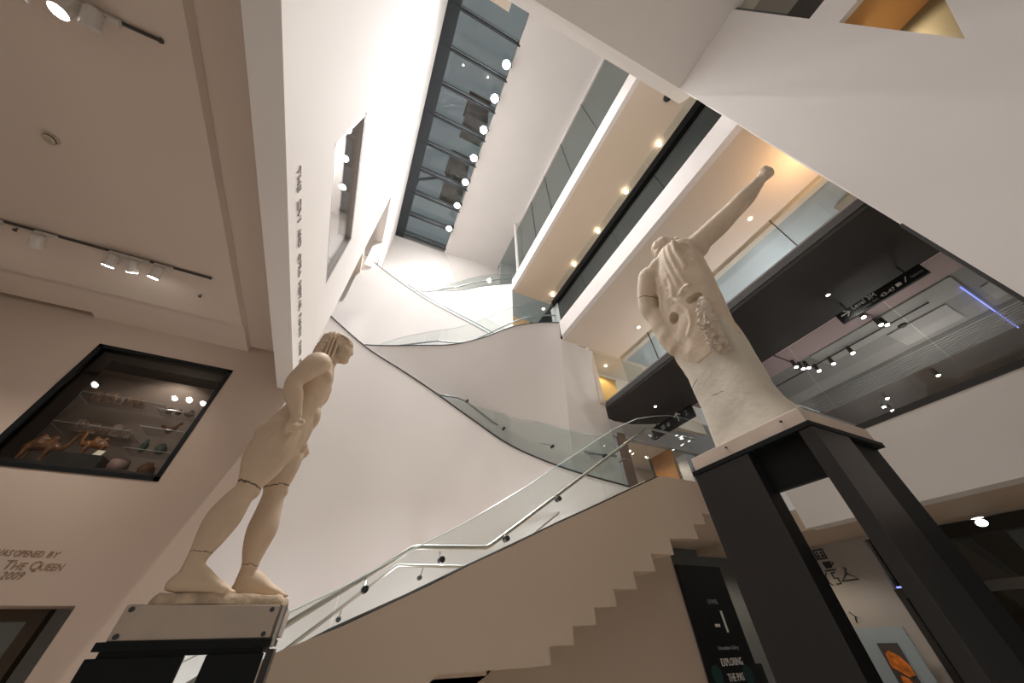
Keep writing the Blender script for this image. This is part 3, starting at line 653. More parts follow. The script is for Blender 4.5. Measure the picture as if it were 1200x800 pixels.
ha = np.array([[-.28,5.15],[.3,5.42],[1.02,5.72],[1.7,5.70],[2.2,5.95],[2.95,6.25],[3.55,6.38],[3.68,6.38]])
rail(t, [p+n*.16+np.array((0, 0, np.interp(p[0], ha[:,0], ha[:,1])-p[2])) for p, n in zip(cb, nc)], .02, 'railsteel')
fl = MB(); C2 = [np.array(p)+n*.36-np.array((0,0,.25)) for p, n in zip(Ct, hnorm(Ct))]; C3 = [np.array((p[0]+.1, p[1]+.7, p[2])) for p in C2]
vs = C2+C3+[p-np.array((0,0,.2)) for p in C2]+[p-np.array((0,0,.2)) for p in C3]; n = len(C2); fs = []
for i in range(n-1):
    fs += [(i,i+1,n+i+1,n+i), (2*n+i,3*n+i,3*n+i+1,2*n+i+1), (i,2*n+i,2*n+i+1,i+1), (n+i,n+i+1,3*n+i+1,3*n+i)]
fs += [(0,n,3*n,2*n), (n-1,3*n-1,4*n-1,2*n-1)]
fl.add(vs, fs); obj('ramp', fl, 'lilac', t)
# end wall below the middle balcony
ew = ruled([(3.725,4.82,5.47),(4.1,4.84,5.47),(4.72,4.90,5.47)], [(3.90,5.42,1.76),(4.3,5.2,1.76),(4.76,4.98,1.76)], .1, 6)
struct('wall_stair_end', ew, 'white', 'white wall below the far end of the middle balcony')

# fourth flight: rising left
Dt = catmull([(3.6,6.5,6.3),(3.0,6.75,6.75),(2.3,7.0,7.28),(1.5,7.3,7.85),(.7,7.6,8.45),(-.2,7.85,9.15),(-.98,8.0,9.75),(-1.7,8.1,10.35)], 8)
Db = [(p[0], p[1]+.1, 5.0) for p in Dt]
t = thing('staircase', 'fourth staircase rising left along a wide bright white wall', 'staircase', (1.0, 7.6, 5.0), 'flights of the atrium stair')
obj('curved_wall', ruled(Dt, Db, .12, 10), 'white', t, smooth=True)
d1 = Dt[6:50]; nd = hnorm(d1)
gh = [.62*min(1, 1.6*(1-i/len(d1))) +.03 for i in range(len(d1))]
glass_run(t, [np.array(p)+n*.05 for p, n in zip(d1, nd)], [np.array(p)+n*.05+np.array((0,0,h)) for p, n, h in zip(d1, nd, gh)], panels=4, channel=False)
obj('base_channel', MB().tube([np.array(p)+np.array((0,0,.006)) for p in Dt], .012, 6), 'channel', t)
d2 = Dt[8:40]; rail(t, [np.array(p)+n*.2+np.array((0,0,.34)) for p, n in zip(d2, hnorm(d2))], .02, 'railsteel')
# fifth flight: rising right to the upper balcony
Et = catmull([(-.9,9.4,10.3),(.55,8.9,10.3),(1.2,8.6,10.35),(1.95,8.3,10.4),(2.7,7.85,10.52),(3.72,7.32,10.6)], 8)
Eb = [(p[0], p[1]+.1, 7.0) for p in Et]
t = thing('staircase', 'topmost staircase curving right to the upper balcony', 'staircase', (1.5, 8.6, 7.0), 'flights of the atrium stair')
obj('curved_wall', ruled(Et, Eb, .12, 8), 'white', t, smooth=True)
e1 = Et[8:]; ne = hnorm(e1)
glass_run(t, [np.array(p)+n*.05 for p, n in zip(e1, ne)], [np.array(p)+n*.05+np.array((0,0,.05+.75*min(1, i/18))) for i, (p, n) in enumerate(zip(e1, ne))], 'balglass', panels=3, channel=False)
obj('base_channel', MB().tube([np.array(p)+np.array((0,0,.006)) for p in Et], .012, 6), 'channel', t)
rail(t, [np.array(p)+n*.15+np.array((0,0,.04+.5*min(1, i/18))) for i, (p, n) in enumerate(zip(e1, ne))], .02, 'railsteel')

# lobby on the landing level
lb = MB(); lb.box(4.85, 11, 8.2, 8.3, 1.75, 4.2)
struct('wall_lobby', lb, 'soffit', 'cream lobby wall beyond the landing glass')
struct('ceiling_lobby', MB().box(5.6, 11, 6.7, 8.3, 4.2, 4.3), 'soffit', 'cream lobby ceiling with a downlight beyond the landing glass', 'ceiling')
bk = MB(); bk.box(5.6, 12, 6.55, 6.7, 4.2, 5.4); 
struct('wall_bulkhead', bk, 'lilac', 'grey bulkhead over the lobby opening')
struct('trim_post', MB().box(6.45, 6.70, 6.5, 6.7, 1.76, 4.3), mat('brown_post', (.16,.10,.07), .6), 'brown post at the left of the lobby opening', 'trim')
struct('wall_lobby_side', MB().box(4.86, 6.45, 6.6, 6.7, 1.76, 4.2), 'lilac', 'grey wall left of the lobby opening')
dd = struct('door_3', MB().box(8.45, 8.50, 6.60, 7.40, 1.76, 4.19), 'wood', 'warm brown oak door seen through the landing glass', 'door')
obj('door_leaf_edge', MB().box(8.43, 8.50, 7.41, 7.47, 1.76, 4.19), 'darkwood', dd)
t = thing('lift_shaft', 'grey metal lift tower with a small blue display beyond the landing', 'lift', (9.1, 6.5, 1.75))
obj('casing', MB().box(8.50, 8.90, 6.2, 6.54, 1.76, 3.88), mat('lift_metal', (.42,.42,.45), .4, .5), t)
obj('side_panel', MB().box(8.91, 9.9, 6.2, 6.54, 1.76, 3.88), 'dark', t)
pn = obj('control_panel', MB().box(8.62, 8.78, 6.17, 6.2, 2.9, 3.5), 'darkmetal', t); obj('display', MB().box(8.66, 8.74, 6.16, 6.17, 3.1, 3.22), mat('blue_display', (.05,.1,.4), .4, emit=.6, ecol=(.1,.25,.9)), pn)
spot('lobby_light', (7.4, 7.2, 4.1), (7.6, 7.3, 1.8), 45, WARM, 150)

for i, (x, y, z) in enumerate(((-.75, 5.2, -.55), (1.2, 5.0, .16), (3.1, 4.9, 1.05))): point('stair_fill', (x, y, z), 16, (.92, .94, 1), .08)  # unseen cool fill lights, added to brighten the foot of the curved wall
# ------------------------------------------------------------------ sculptures
def remeshed(mb, voxel, smooth, fn=None):
    me = bpy.data.meshes.new('tmp'); me.from_pydata(mb.v, [], mb.f); me.update()
    import bmesh
    b = bmesh.new(); b.from_mesh(me); bmesh.ops.recalc_face_normals(b, faces=b.faces[:]); b.to_mesh(me); b.free()
    o = bpy.data.objects.new('tmp', me); C.objects.link(o)
    r = o.modifiers.new('r', 'REMESH'); r.mode = 'VOXEL'; r.voxel_size = voxel
    s = o.modifiers.new('s', 'SMOOTH'); s.iterations = smooth; s.factor = .5
    bpy.context.view_layer.update(); dg = bpy.context.evaluated_depsgraph_get()
    m2 = bpy.data.meshes.new_from_object(o.evaluated_get(dg)); bpy.data.objects.remove(o); bpy.data.meshes.remove(me)
    v = np.empty(len(m2.vertices)*3); m2.vertices.foreach_get('co', v); v = v.reshape(-1, 3)
    nn = np.empty(len(m2.vertices)*3); m2.vertices.foreach_get('normal', nn); nn = nn.reshape(-1, 3)
    if fn is not None: v = fn(v, nn)
    out = MB(); out.v = [tuple(p) for p in v]; out.f = [tuple(p.vertices) for p in m2.polygons]; bpy.data.meshes.remove(m2)
    return out
def eloft(mb, rings, n=28, p=2.):
    R = []
    for c in rings:
        cx, cy, cz, rx, ry = c[:5]; a = math.radians(c[5]) if len(c) > 5 else 0; rr = []
        for k in range(n):
            t = 2*PI*k/n; ct, s_ = math.cos(t), math.sin(t)
            u = rx*math.copysign(abs(ct)**(2/p), ct); w = ry*math.copysign(abs(s_)**(2/p), s_)
            rr.append((cx+u*math.cos(a)-w*math.sin(a), cy+u*math.sin(a)+w*math.cos(a), cz))
        R.append(rr)
    return mb.loft(R)
def limb(mb, pts, n=18):
    P = catmull([np.array(p, float) for p in pts], 5)
    mb.tube([p[:3] for p in P], [float(p[3]) for p in P], n)
    for q in (P[0], P[-1]): mb.ell(q[:3], (q[3],)*3, 16, 10)
    return mb
def foot(mb, x, y, z, s=1.):
    prof = [(-.005,.036,.020,.022),(.012,.045,.034,.034),(.045,.062,.058,.041),(.085,.068,.066,.043),(.13,.055,.054,.045),(.18,.038,.036,.048),(.225,.026,.025,.050),(.25,.020,.018,.046)]
    mb.loft([[(x+a*s, y+w*math.cos(2*PI*k/16)*s, z+max(.002, zc*s+h*s*math.sin(2*PI*k/16))) for k in range(16)] for a, zc, h, w in prof])
    for k, (dy, L) in enumerate(((.036,.268),(.016,.276),(-.003,.268),(-.021,.256),(-.037,.242))):
        yy = y+(dy if y < 2.6 else -dy)*s; mb.ell((x+(L-.014)*s, yy, z+.014*s), (.022*s, .0105*s if k else .014*s, .013*s), 10, 8)
def fist(mb, c, side, s=1.):
    """closed hand hanging down: palm block, four curled fingers, thumb over them (arm comes from above, knuckles forward)"""
    cx, cy, cz = c
    mb.ell((cx-.004*s, cy, cz), (.040*s, .027*s, .050*s), 14, 10)
    for k, (dx, r) in enumerate(((.030,.0135),(.010,.0145),(-.010,.014),(-.029,.012))):
        a = (cx+dx*s, cy-side*.020*s, cz-.030*s)
        mb.tube([a, (a[0], a[1]+side*.004*s, a[2]-.026*s), (a[0], a[1]+side*.030*s, a[2]-.034*s), (a[0], a[1]+side*.044*s, a[2]-.010*s), (a[0], a[1]+side*.036*s, a[2]+.010*s)], [r*s, r*s, r*s*.95, r*s*.9, r*s*.8], 8)
    mb.tube([(cx+.036*s, cy+side*.006*s, cz+.022*s), (cx+.052*s, cy+side*.010*s, cz-.010*s), (cx+.046*s, cy+side*.016*s, cz-.042*s)], [.015*s, .0145*s, .011*s], 8)

def crack_material(base, planes, width=.004):
    m = bpy.data.materials[M[base].name].copy(); m.name = base+'_cracked'; nt = m.node_tree; N = nt.nodes; L = nt.links; b = N['Principled BSDF']
    tc = N.new('ShaderNodeTexCoord'); nz = N.new('ShaderNodeTexNoise'); nz.inputs['Scale'].default_value = 22; nz.inputs['Detail'].default_value = 4
    L.new(tc.outputs['Object'], nz.inputs['Vector']); sep = N.new('ShaderNodeSeparateXYZ'); L.new(tc.outputs['Object'], sep.inputs[0])
    last = None
    def math_(op, a, b_=None):
        n = N.new('ShaderNodeMath'); n.operation = op
        for i, q in enumerate((a, b_)):
            if q is None: continue
            if hasattr(q, 'is_output'): L.new(q, n.inputs[i])
            else: n.inputs[i].default_value = q
        return n.outputs[0]
    for (nx, ny, nz_, d, ymin, ymax, w) in planes:
        s = math_('ADD', math_('ADD', math_('MULTIPLY', sep.outputs[0], nx), math_('MULTIPLY', sep.outputs[1], ny)), math_('MULTIPLY', sep.outputs[2], nz_))
        s = math_('ADD', s, -d); s = math_('ADD', s, math_('MULTIPLY', math_('ADD', nz.outputs['Fac'], -.5), .035))
        k = math_('LESS_THAN', math_('ABSOLUTE', s), w)
        k = math_('MULTIPLY', k, math_('MULTIPLY', math_('GREATER_THAN', sep.outputs[1], ymin), math_('LESS_THAN', sep.outputs[1], ymax)))
        last = k if last is None else math_('MAXIMUM', last, k)
    mix = N.new('ShaderNodeMix'); mix.data_type = 'RGBA'; mix.inputs['B'].default_value = (.13, .085, .05, 1)
    src = b.inputs['Base Color'].links[0].from_socket; L.new(src, mix.inputs['A']); L.new(last, mix.inputs['Factor']); L.new(mix.outputs['Result'], b.inputs['Base Color'])
    return m

# --- striding figure on the left
KY = 2.57
kb = MB()
eloft(kb, [(-.50,KY,.90,.085,.14),(-.502,KY,.98,.130,.170),(-.505,KY,1.06,.150,.180),(-.492,KY,1.15,.142,.172),(-.470,KY,1.26,.118,.150),(-.460,KY,1.34,.106,.138),(-.462,KY,1.43,.112,.155),(-.466,KY,1.53,.120,.185),(-.462,KY,1.61,.112,.195),(-.452,KY,1.67,.085,.165),(-.442,KY,1.72,.062,.085)])
limb(kb, [(-.445,KY,1.66,.066),(-.437,KY,1.74,.060),(-.430,KY,1.82,.058)])
for s, y in ((-1, KY-.085), (1, KY+.085)):
    kb.ell((-.562, y, 1.05), (.092, .090, .105))                     # buttock
    kb.ell((-.392, y, 1.55), (.050, .080, .060))                    # chest
kb.ell((-.375, KY, 1.25), (.045, .075, .09)); kb.ell((-.365, KY, 1.03), (.03, .03, .045))
limb(kb, [(-.508,KY-.085,1.06,.120),(-.522,KY-.10,.93,.126),(-.525,KY-.105,.83,.108),(-.532,KY-.11,.75,.076),(-.540,KY-.115,.69,.060),(-.562,KY-.12,.61,.074),(-.578,KY-.12,.53,.083),(-.590,KY-.12,.44,.066),(-.600,KY-.12,.36,.045),(-.600,KY-.12,.28,.044)])
limb(kb, [(-.492,KY+.085,1.06,.120),(-.468,KY+.10,.95,.120),(-.448,KY+.11,.85,.092),(-.434,KY+.115,.76,.064),(-.424,KY+.12,.66,.070),(-.415,KY+.125,.55,.081),(-.410,KY+.13,.45,.064),(-.400,KY+.13,.37,.043),(-.398,KY+.13,.29,.042)])
kb.ell((-.500, KY-.115, .685), (.035, .036, .042)); kb.ell((-.392, KY+.115, .765), (.035, .036, .042))
foot(kb, -.662, KY-.12, .205, 1.02); foot(kb, -.437, KY+.13, .212, 1.02)
for sy in (-1, 1):
    yy = KY+sy*.225
    f = 0. if sy < 0 else .03
    limb(kb, [(-.462,KY+sy*.185,1.60,.088),(-.472+f,yy,1.56,.084),(-.508+f,yy+sy*.022,1.46,.069),(-.540+f,yy+sy*.022,1.36,.056),(-.508+f,yy+sy*.018,1.27,.057),(-.468+f,yy+sy*.008,1.19,.040),(-.448+f,yy,1.145,.035)])
    fist(kb, (-.436+f, yy-sy*.004, 1.095), sy, 1.)
# head
HX, HZ = -.425, 1.925
kb.ell((HX-.010, KY, HZ+.030), (.112, .084, .105)); kb.ell((HX+.054, KY, HZ-.035), (.076, .070, .110)); kb.ell((HX+.092, KY, HZ-.115), (.040, .038, .034)); kb.ell((HX+.050, KY, HZ-.105), (.060, .058, .040))
kb.ell((HX+.060, KY, HZ+.055), (.062, .066, .050))
kb.tube([(HX+.116, KY, HZ+.028), (HX+.132, KY, HZ-.030)], [.011, .016], 10); kb.ell((HX+.130, KY, HZ-.036), (.014, .018, .011), 12, 8)
for s in (-1, 1):
    kb.tube([(HX+.118, KY+s*.012, HZ+.030), (HX+.112, KY+s*.038, HZ+.038), (HX+.085, KY+s*.060, HZ+.026)], [.009, .010, .007], 8)
    kb.ell((HX+.103, KY+s*.031, HZ+.012), (.014, .017, .010), 12, 8)
    kb.ell((HX+.010, KY+s*.080, HZ-.010), (.020, .012, .034), 12, 8); kb.ell((HX+.072, KY+s*.046, HZ-.036), (.034, .022, .032), 12, 8)
kb.ell((HX+.118, KY, HZ-.072), (.014, .026, .008), 12, 8); kb.ell((HX+.114, KY, HZ-.087), (.014, .023, .009), 12, 8)
kbm = remeshed(kb, .0075, 5)
t = thing('statue', 'tan plaster cast of a naked striding figure with fists at its hips', 'statue', (-.47, KY, .205))
kmat = crack_material('marble', [(.25,0,1,.515-.02,-.5,0,.0045), (-.25,0,1,.575,0,.5,.0035), (.05,0,1,.165,-.5,0,.0018), (0,0,1,.16,0,.5,.0018)])
obj('body', kbm, kmat, t, smooth=True)
hm = MB()
hm.ell((HX-.028, KY, HZ+.042), (.118, .094, .108)); hm.ell((HX-.075, KY, HZ-.040), (.072, .092, .110)); eloft(hm, [(HX-.095,KY,HZ-.24,.032,.105),(HX-.095,KY,HZ-.15,.052,.100),(HX-.080,KY,HZ-.06,.070,.092)])
hm2 = remeshed(hm, .009, 4, lambda v, n: v+n*(.004*np.sin(v[:,2]*150)*np.clip((HZ+.03-v[:,2])*30, 0, 1))[:,None]+n*(.003*np.sin(v[:,0]*170)*np.clip((v[:,2]-HZ-.02)*30, 0, 1))[:,None])
hr = obj('hair', hm2, 'marble', t, smooth=True)
for s in (-1, 1):
    m = MB()
    for i in range(15):
        u = i/14; m.ell((HX-.004+.004*math.sin(u*3)+.020*u, KY+s*(.088+.012*u), HZ+.055-.315*u), (.012, .011, .014), 10, 8)
    for j in range(2):
        for i in range(13):
            u = i/12; m.ell((HX-.028-.026*j+.016*u, KY+s*(.094+.016*u), HZ+.02-.28*u), (.011, .010, .014), 8, 6)
    obj('braid', m, 'marble', hr, smooth=True)
m = MB()
for k in range(26):
    a = PI*(-.52+1.04*k/25); m.ell((HX+.006+.082*math.cos(a), KY+.080*math.sin(a), HZ+.078-.01*math.cos(a)), (.014, .012, .013), 8, 6)
obj('forehead_curls', m, 'marble', hr, smooth=True)
# rough stone base
rb = MB()
rng = np.random.RandomState(3)
ringN = 40
def rbr(z, sc):
    out = []
    for k in range(ringN):
        a = 2*PI*k/ringN; c, s_ = math.cos(a), math.sin(a); u = math.copysign(abs(c)**.35, c)*.285; w = math.copysign(abs(s_)**.35, s_)*.195
        j = 1+.02*math.sin(5*a+z*30)+.012*math.sin(11*a)
        out.append((-.424+u*j*sc, KY+.035+w*j*sc, z+.004*math.sin(7*a)))
    return out
rb.loft([rbr(.166, 1.), rbr(.180, 1.005), rbr(.196, .985), rbr(.209, .95)])
obj('rock_base', rb, 'rock', t, smooth=True)

# left plinth
pl = thing('plinth', 'left black plinth faced with a bolted bronze plate under the striding figure', 'plinth', (-.45, 2.63, -1.65))
pb = obj('plate_band', MB().box(-.75, -.155, 2.40, 2.86, .042, .166), 'bronze', pl, bevel=.004)
for x in (-.725, -.185):
    for z in (.148, .058): obj('bolt', MB().cyl((x, 2.40, z), (x, 2.394, z), .010, n=12), 'darkmetal', pb)
obj('corner_tube', MB().tube([(-.135, 2.415, .035), (-.135, 2.415, .166)], .014, 10), 'steel', pb)
obj('plate_edge', MB().box(-.155, -.122, 2.43, 2.85, .05, .16), 'bronze', pb)
obj('top_slab', MB().box(-.775, -.15, 2.385, 2.88, .012, .042), 'black', pl, bevel=.003)
obj('collar', MB().box(-.75, -.165, 2.40, 2.86, -.008, .012), 'black', pl)
obj('corner_foot', MB().cyl((-.135, 2.43, .012), (-.135, 2.43, .035), .02), 'steel', pl)
obj('leg', MB().box(-.78, -.455, 2.39, 2.42, -1.65, -.008), 'black', pl, bevel=.003)
obj('leg', MB().box(-.375, -.155, 2.39, 2.42, -1.65, -.008), 'black', pl, bevel=.003)
obj('leg', MB().box(-.148, -.118, 2.40, 2.62, -1.65, .005), 'blacklit', pl, bevel=.003)
obj('leg', MB().box(-.78, -.75, 2.66, 2.87, -1.65, -.008), 'black', pl, bevel=.003)

# --- draped figure with an outstretched arm on the right
ab = MB()
TOR = [(2.99,1.45,2.00,.20,.325,0),(2.98,1.455,2.15,.21,.340,0),(2.97,1.45,2.35,.215,.360,-2),(2.96,1.43,2.6,.22,.385,-4),(2.95,1.39,2.85,.225,.390,-7),(2.93,1.34,3.1,.225,.385,-11),(2.92,1.30,3.32,.21,.375,-16),(2.915,1.28,3.46,.19,.34,-18),(2.91,1.27,3.57,.155,.25,-18),(2.91,1.27,3.66,.11,.13,-18)]
eloft(ab, TOR, 36)
ab.ell((2.985, .99, 3.43), (.15, .15, .14)); ab.ell((2.80, 1.56, 3.42), (.155, .155, .155)); ab.ell((2.86, 1.40, 3.48), (.16, .2, .12)); ab.ell((2.93, 1.12, 3.47), (.16, .2, .12))
limb(ab, [(2.98,1.03,3.45,.135),(3.0,.86,3.455,.122),(3.02,.68,3.46,.118),(3.03,.52,3.47,.102),(3.035,.42,3.475,.098),(3.045,.31,3.49,.090),(3.05,.21,3.51,.066),(3.05,.165,3.52,.058)])
limb(ab, [(2.79,1.56,3.43,.140),(2.775,1.64,3.30,.125),(2.765,1.71,3.14,.108),(2.77,1.745,2.98,.098),(2.86,1.73,2.84,.095),(3.00,1.68,2.78,.080),(3.14,1.62,2.78,.065)])
# fist at the end of the arm: palm, four curled fingers, thumb
ab.ell((3.05, .105, 3.525), (.052, .062, .066))
for k, (dz, r) in enumerate(((.046,.021),(.016,.023),(-.015,.022),(-.043,.019))):
    a = (3.02, .065, 3.525+dz)
    ab.tube([(a[0]-.012, a[1]+.02, a[2]), (a[0]-.008, a[1]-.02, a[2]), (a[0]+.03, a[1]-.035, a[2]), (a[0]+.066, a[1]-.012, a[2]), (a[0]+.058, a[1]+.024, a[2])], [r, r, r, r*.9, r*.75], 8)
ab.tube([(3.045, .14, 3.58), (3.06, .085, 3.60), (3.08, .04, 3.585)], [.024, .022, .016], 8)
# head turned towards the outstretched arm
limb(ab, [(2.92,1.26,3.58,.105),(2.94,1.26,3.70,.095)])
AH = (2.955, 1.275, 3.83)
ab.ell((AH[0], AH[1]+.02, AH[2]+.02), (.115, .145, .145)); ab.ell((AH[0]+.02, AH[1]-.06, AH[2]-.05), (.09, .095, .13)); ab.ell((AH[0]+.02, AH[1]-.105, AH[2]-.13), (.045, .045, .04))
ab.tube([(AH[0]+.02, AH[1]-.145, AH[2]+.02), (AH[0]+.02, AH[1]-.18, AH[2]-.05)], [.015, .025], 8)
for s in (-1, 1): ab.ell((AH[0]+.02+s*.04, AH[1]-.13, AH[2]+.0), (.022, .02, .014), 10, 8); ab.ell((AH[0]+.0+s*.105, AH[1]+.01, AH[2]-.02), (.016, .026, .045), 10, 8)
ab.ell((AH[0]+.02, AH[1]-.145, AH[2]-.09), (.035, .018, .011), 10, 8)
# cloth hanging from the elbow and over the back
eloft(ab, [(2.86,1.66,2.30,.10,.12,0),(2.84,1.70,2.5,.11,.13,0),(2.82,1.715,2.7,.10,.11,0),(2.80,1.73,2.95,.09,.09,0)])
def back_x(y, z):
    T = np.array([r[:5] for r in TOR]); cx, cy, rx, ry = [np.interp(z, T[:,2], T[:,k]) for k in (0, 1, 3, 4)]
    a = math.radians(np.interp(z, T[:,2], [r[5] for r in TOR])); dy = (y-cy)/ry; dy = max(-.97, min(.97, dy))
    return cx-rx*math.sqrt(1-dy*dy)-math.sin(a)*(y-cy)
def fold(pts, r, lift=0.):
    lift -= r*.42
    P = catmull([np.array((y, z), float) for y, z in pts], 6)
    ab.tube([(back_x(y, z)-lift, y, z) for y, z in P], r, 8)
fold([(1.40,3.52),(1.47,3.35),(1.46,3.18),(1.50,3.02),(1.60,2.86)], .040, .008)
fold([(1.34,3.54),(1.39,3.36),(1.38,3.15),(1.40,2.95)], .024); fold([(1.27,3.55),(1.31,3.36),(1.31,3.12),(1.34,2.92),(1.42,2.76)], .026)
fold([(1.20,3.54),(1.235,3.34),(1.25,3.10),(1.27,2.88)], .026); fold([(1.13,3.52),(1.16,3.32),(1.18,3.08),(1.20,2.88),(1.19,2.76)], .024)
fold([(1.06,3.50),(1.08,3.32),(1.09,3.14),(1.10,3.02)], .028, .006)
fold([(1.42,2.86),(1.36,2.72),(1.33,2.55),(1.36,2.40),(1.46,2.30)], .026); fold([(1.62,2.75),(1.60,2.5),(1.57,2.3)], .024)
fold([(1.30,2.76),(1.24,2.80),(1.17,2.78)], .040, .01)
def dents(v, n):
    v = v.copy()
    def dent(y, z, ry, rz, depth):
        q = ((v[:,1]-y)/ry)**2+((v[:,2]-z)/rz)**2; k = np.clip(1-q, 0, 1)**.6*(v[:,0] < 2.9); v[:,0] += depth*k
    dent(1.50, 2.60, .058, .07, .15); dent(1.215, 2.64, .075, .050, .13); dent(1.62, 3.02, .05, .12, .05); dent(1.02, 3.30, .05, .09, .05)
    w = np.sin(v[:,1]*23+v[:,2]*9)*np.sin(v[:,2]*19-v[:,1]*7); v += n*(.006*w*(v[:,2] < 3.1)*(v[:,0] < 2.95))[:,None]
    return v
abm = remeshed(ab, .011, 4, dents)
ap = thing('statue', 'cream plaster cast of a draped figure seen from behind, one arm outstretched', 'statue', (2.97, 1.38, 1.11))
amat = crack_material('cast', [(0,-.5,1,1.87,.2,.6,.006), (0,.1,1,.99,-.5,-.19,.004)])
obj('body', abm, amat, ap, smooth=True)
hm = MB(); hm.ell((AH[0]-.01, AH[1]+.03, AH[2]+.03), (.128, .15, .145)); hm.ell((AH[0]-.02, AH[1]+.06, AH[2]-.07), (.11, .10, .09))
obj('hair', remeshed(hm, .012, 3, lambda v, n: v+n*(.004*np.sin(v[:,1]*70)*np.sin(v[:,2]*60))[:,None]), amat, ap, smooth=True)
sb = MB(); eloft(sb, [(2.98,1.40,1.112,.20,.388),(2.98,1.405,1.18,.19,.375),(2.98,1.425,1.30,.18,.345),(2.98,1.445,1.42,.175,.318),(2.98,1.452,1.6,.172,.302),(2.98,1.44,1.85,.175,.305),(2.98,1.43,2.05,.178,.312),(2.98,1.43,2.32,.18,.312)], 40, 4.)
smat = crack_material('support', [(0,.25,1,.80,.22,.5,.004), (0,-.1,1,.50,.05,.17,.003)])
obj('support_block', remeshed(sb, .018, 3, lambda v, n: v+n*(.005*np.sin(v[:,1]*13+v[:,2]*5)*np.sin(v[:,2]*9-v[:,1]*4))[:,None]), smat, ap, smooth=True)
st = MB(); limb(st, [(2.775,1.16,2.52,.062),(2.755,1.18,2.38,.074),(2.745,1.205,2.2,.084),(2.75,1.235,1.98,.082)])
from mathutils import noise as mnoise
def crumble(v, n):
    out = v.copy()
    for i, (q, m_) in enumerate(zip(v, n)):
        f = max(0., min(1., (q[1]-1.15)*25+.35)) if q[1] < 1.3 else 1.
        out[i] = q+m_*f*(.030*mnoise.fractal(Vector(q)*22, .6, 2., 4)+.016*mnoise.noise(Vector(q)*9))
    return out
obj('broken_strut', remeshed(st, .009, 1, crumble), 'rough', ap, smooth=True)
# right plinth
pr = thing('plinth', 'tall black right plinth with a pale slab under the draped figure', 'plinth', (2.97, 1.38, -1.65))
obj('stone_slab', MB().box(2.565, 3.40, .925, 1.835, 1.002, 1.110), 'slab', pr, bevel=.006)
obj('slab_pin', MB().cyl((2.565, 1.06, 1.07), (2.558, 1.06, 1.07), .008, n=10), 'channel', pr); obj('slab_pin', MB().cyl((2.565, 1.50, 1.07), (2.558, 1.50, 1.07), .008, n=10), 'channel', pr)
obj('top_plate', MB().box(2.535, 3.42, .905, 1.85, .965, 1.0), 'black', pr, bevel=.003)
obj('header', MB().box(2.62, 2.66, 1.0, 1.36, .70, .965), 'black', pr)
obj('leg', MB().box(2.54, 2.68, 1.36, 1.84, -1.65, .963), 'blacklit', pr, bevel=.003)
obj('leg', MB().box(2.545, 2.96, .91, .995, -1.65, .963), 'blacklit', pr, bevel=.003)
obj('leg', MB().box(2.97, 3.40, .95, 1.04, -1.65, .963), 'black', pr, bevel=.003)

# ------------------------------------------------------------------ display case in the left wall
dc = thing('display_case', 'black lined display case of small ceramics set into the left wall', 'display case', (-3.165, 6.4, 1.68))
m = MB(); ex = .055
m.box(cx0, cx1, 5.985, 6.02, cz1-ex, cz1); m.box(cx0, cx1, 5.985, 6.02, cz0, cz0+ex); m.box(cx0, cx0+ex, 5.985, 6.02, cz0, cz1); m.box(cx1-ex, cx1, 5.985, 6.02, cz0, cz1)
obj('frame', m, 'black', dc)
m = MB(); bx0, bx1, bz0, bz1, by = cx0-.5, cx1+.05, cz0-.02, cz1+.35, 7.05
m.box(bx0, bx1, by, by+.05, bz0, bz1); m.box(bx0, bx0+.03, 6.46, by, bz0, bz1); m.box(bx1-.03, bx1, 6.46, by, bz0, bz1); m.box(bx0, bx1, 6.46, by, bz1-.03, bz1); m.box(bx0, bx1, 6.02, by, bz0-.04, bz0)
m.box(cx1, cx1+.02, 6.02, 6.46, cz0, cz1); m.box(cx0-.02, cx0, 6.02, 6.46, cz0, cz1); m.box(cx0, cx1, 6.02, 6.46, cz1-.001, cz1+.02)
obj('lining', m, 'caseblk', dc)
obj('back_panel', MB().box(-4.35, -2.74, 7.0, 7.045, 1.66, 3.62), 'casetaupe', dc)
obj('glass_pane', MB().box(cx0+.05, cx1-.05, 6.04, 6.055, cz0+.05, cz1-.05), 'casegl', dc)
obj('block', MB().box(-3.56, -3.06, 6.12, 6.5, 1.66, 1.96), 'caseblk', dc, bevel=.004)
obj('block', MB().box(-4.1, -3.6, 6.2, 6.6, 1.66, 1.84), 'caseblk', dc, bevel=.004)
obj('block', MB().box(-3.05, -2.4, 6.1, 6.5, 1.66, 1.80), 'caseblk', dc, bevel=.004)
def shelf(x0, x1, y0, y1, z, tilt=.0, lip=.05):
    s = obj('acrylic_shelf', MB().hexa([(x0,y0,z),(x1,y0,z),(x1,y1,z+tilt),(x0,y1,z+tilt)], [(x0,y0,z+.008),(x1,y0,z+.008),(x1,y1,z+tilt+.008),(x0,y1,z+tilt+.008)]), 'acrylic', dc)
    m = MB(); m.tube([(x0,y0,z+.004),(x1,y0,z+.004)], .005, 4); m.tube([(x0,y0,z+.004),(x0,y1,z+tilt)], .004, 4); m.tube([(x1,y0,z+.004),(x1,y1,z+tilt)], .004, 4)
    obj('shelf_edge', m, 'edge', s)
shelf(-4.15, -3.06, 6.55, 6.98, 2.98); shelf(-4.1, -3.2, 6.5, 6.98, 2.47); shelf(-2.95, -2.50, 6.18, 6.5, 2.74); shelf(-2.98, -2.46, 6.18, 6.5, 2.44); shelf(-2.98, -2.46, 6.18, 6.5, 2.12)
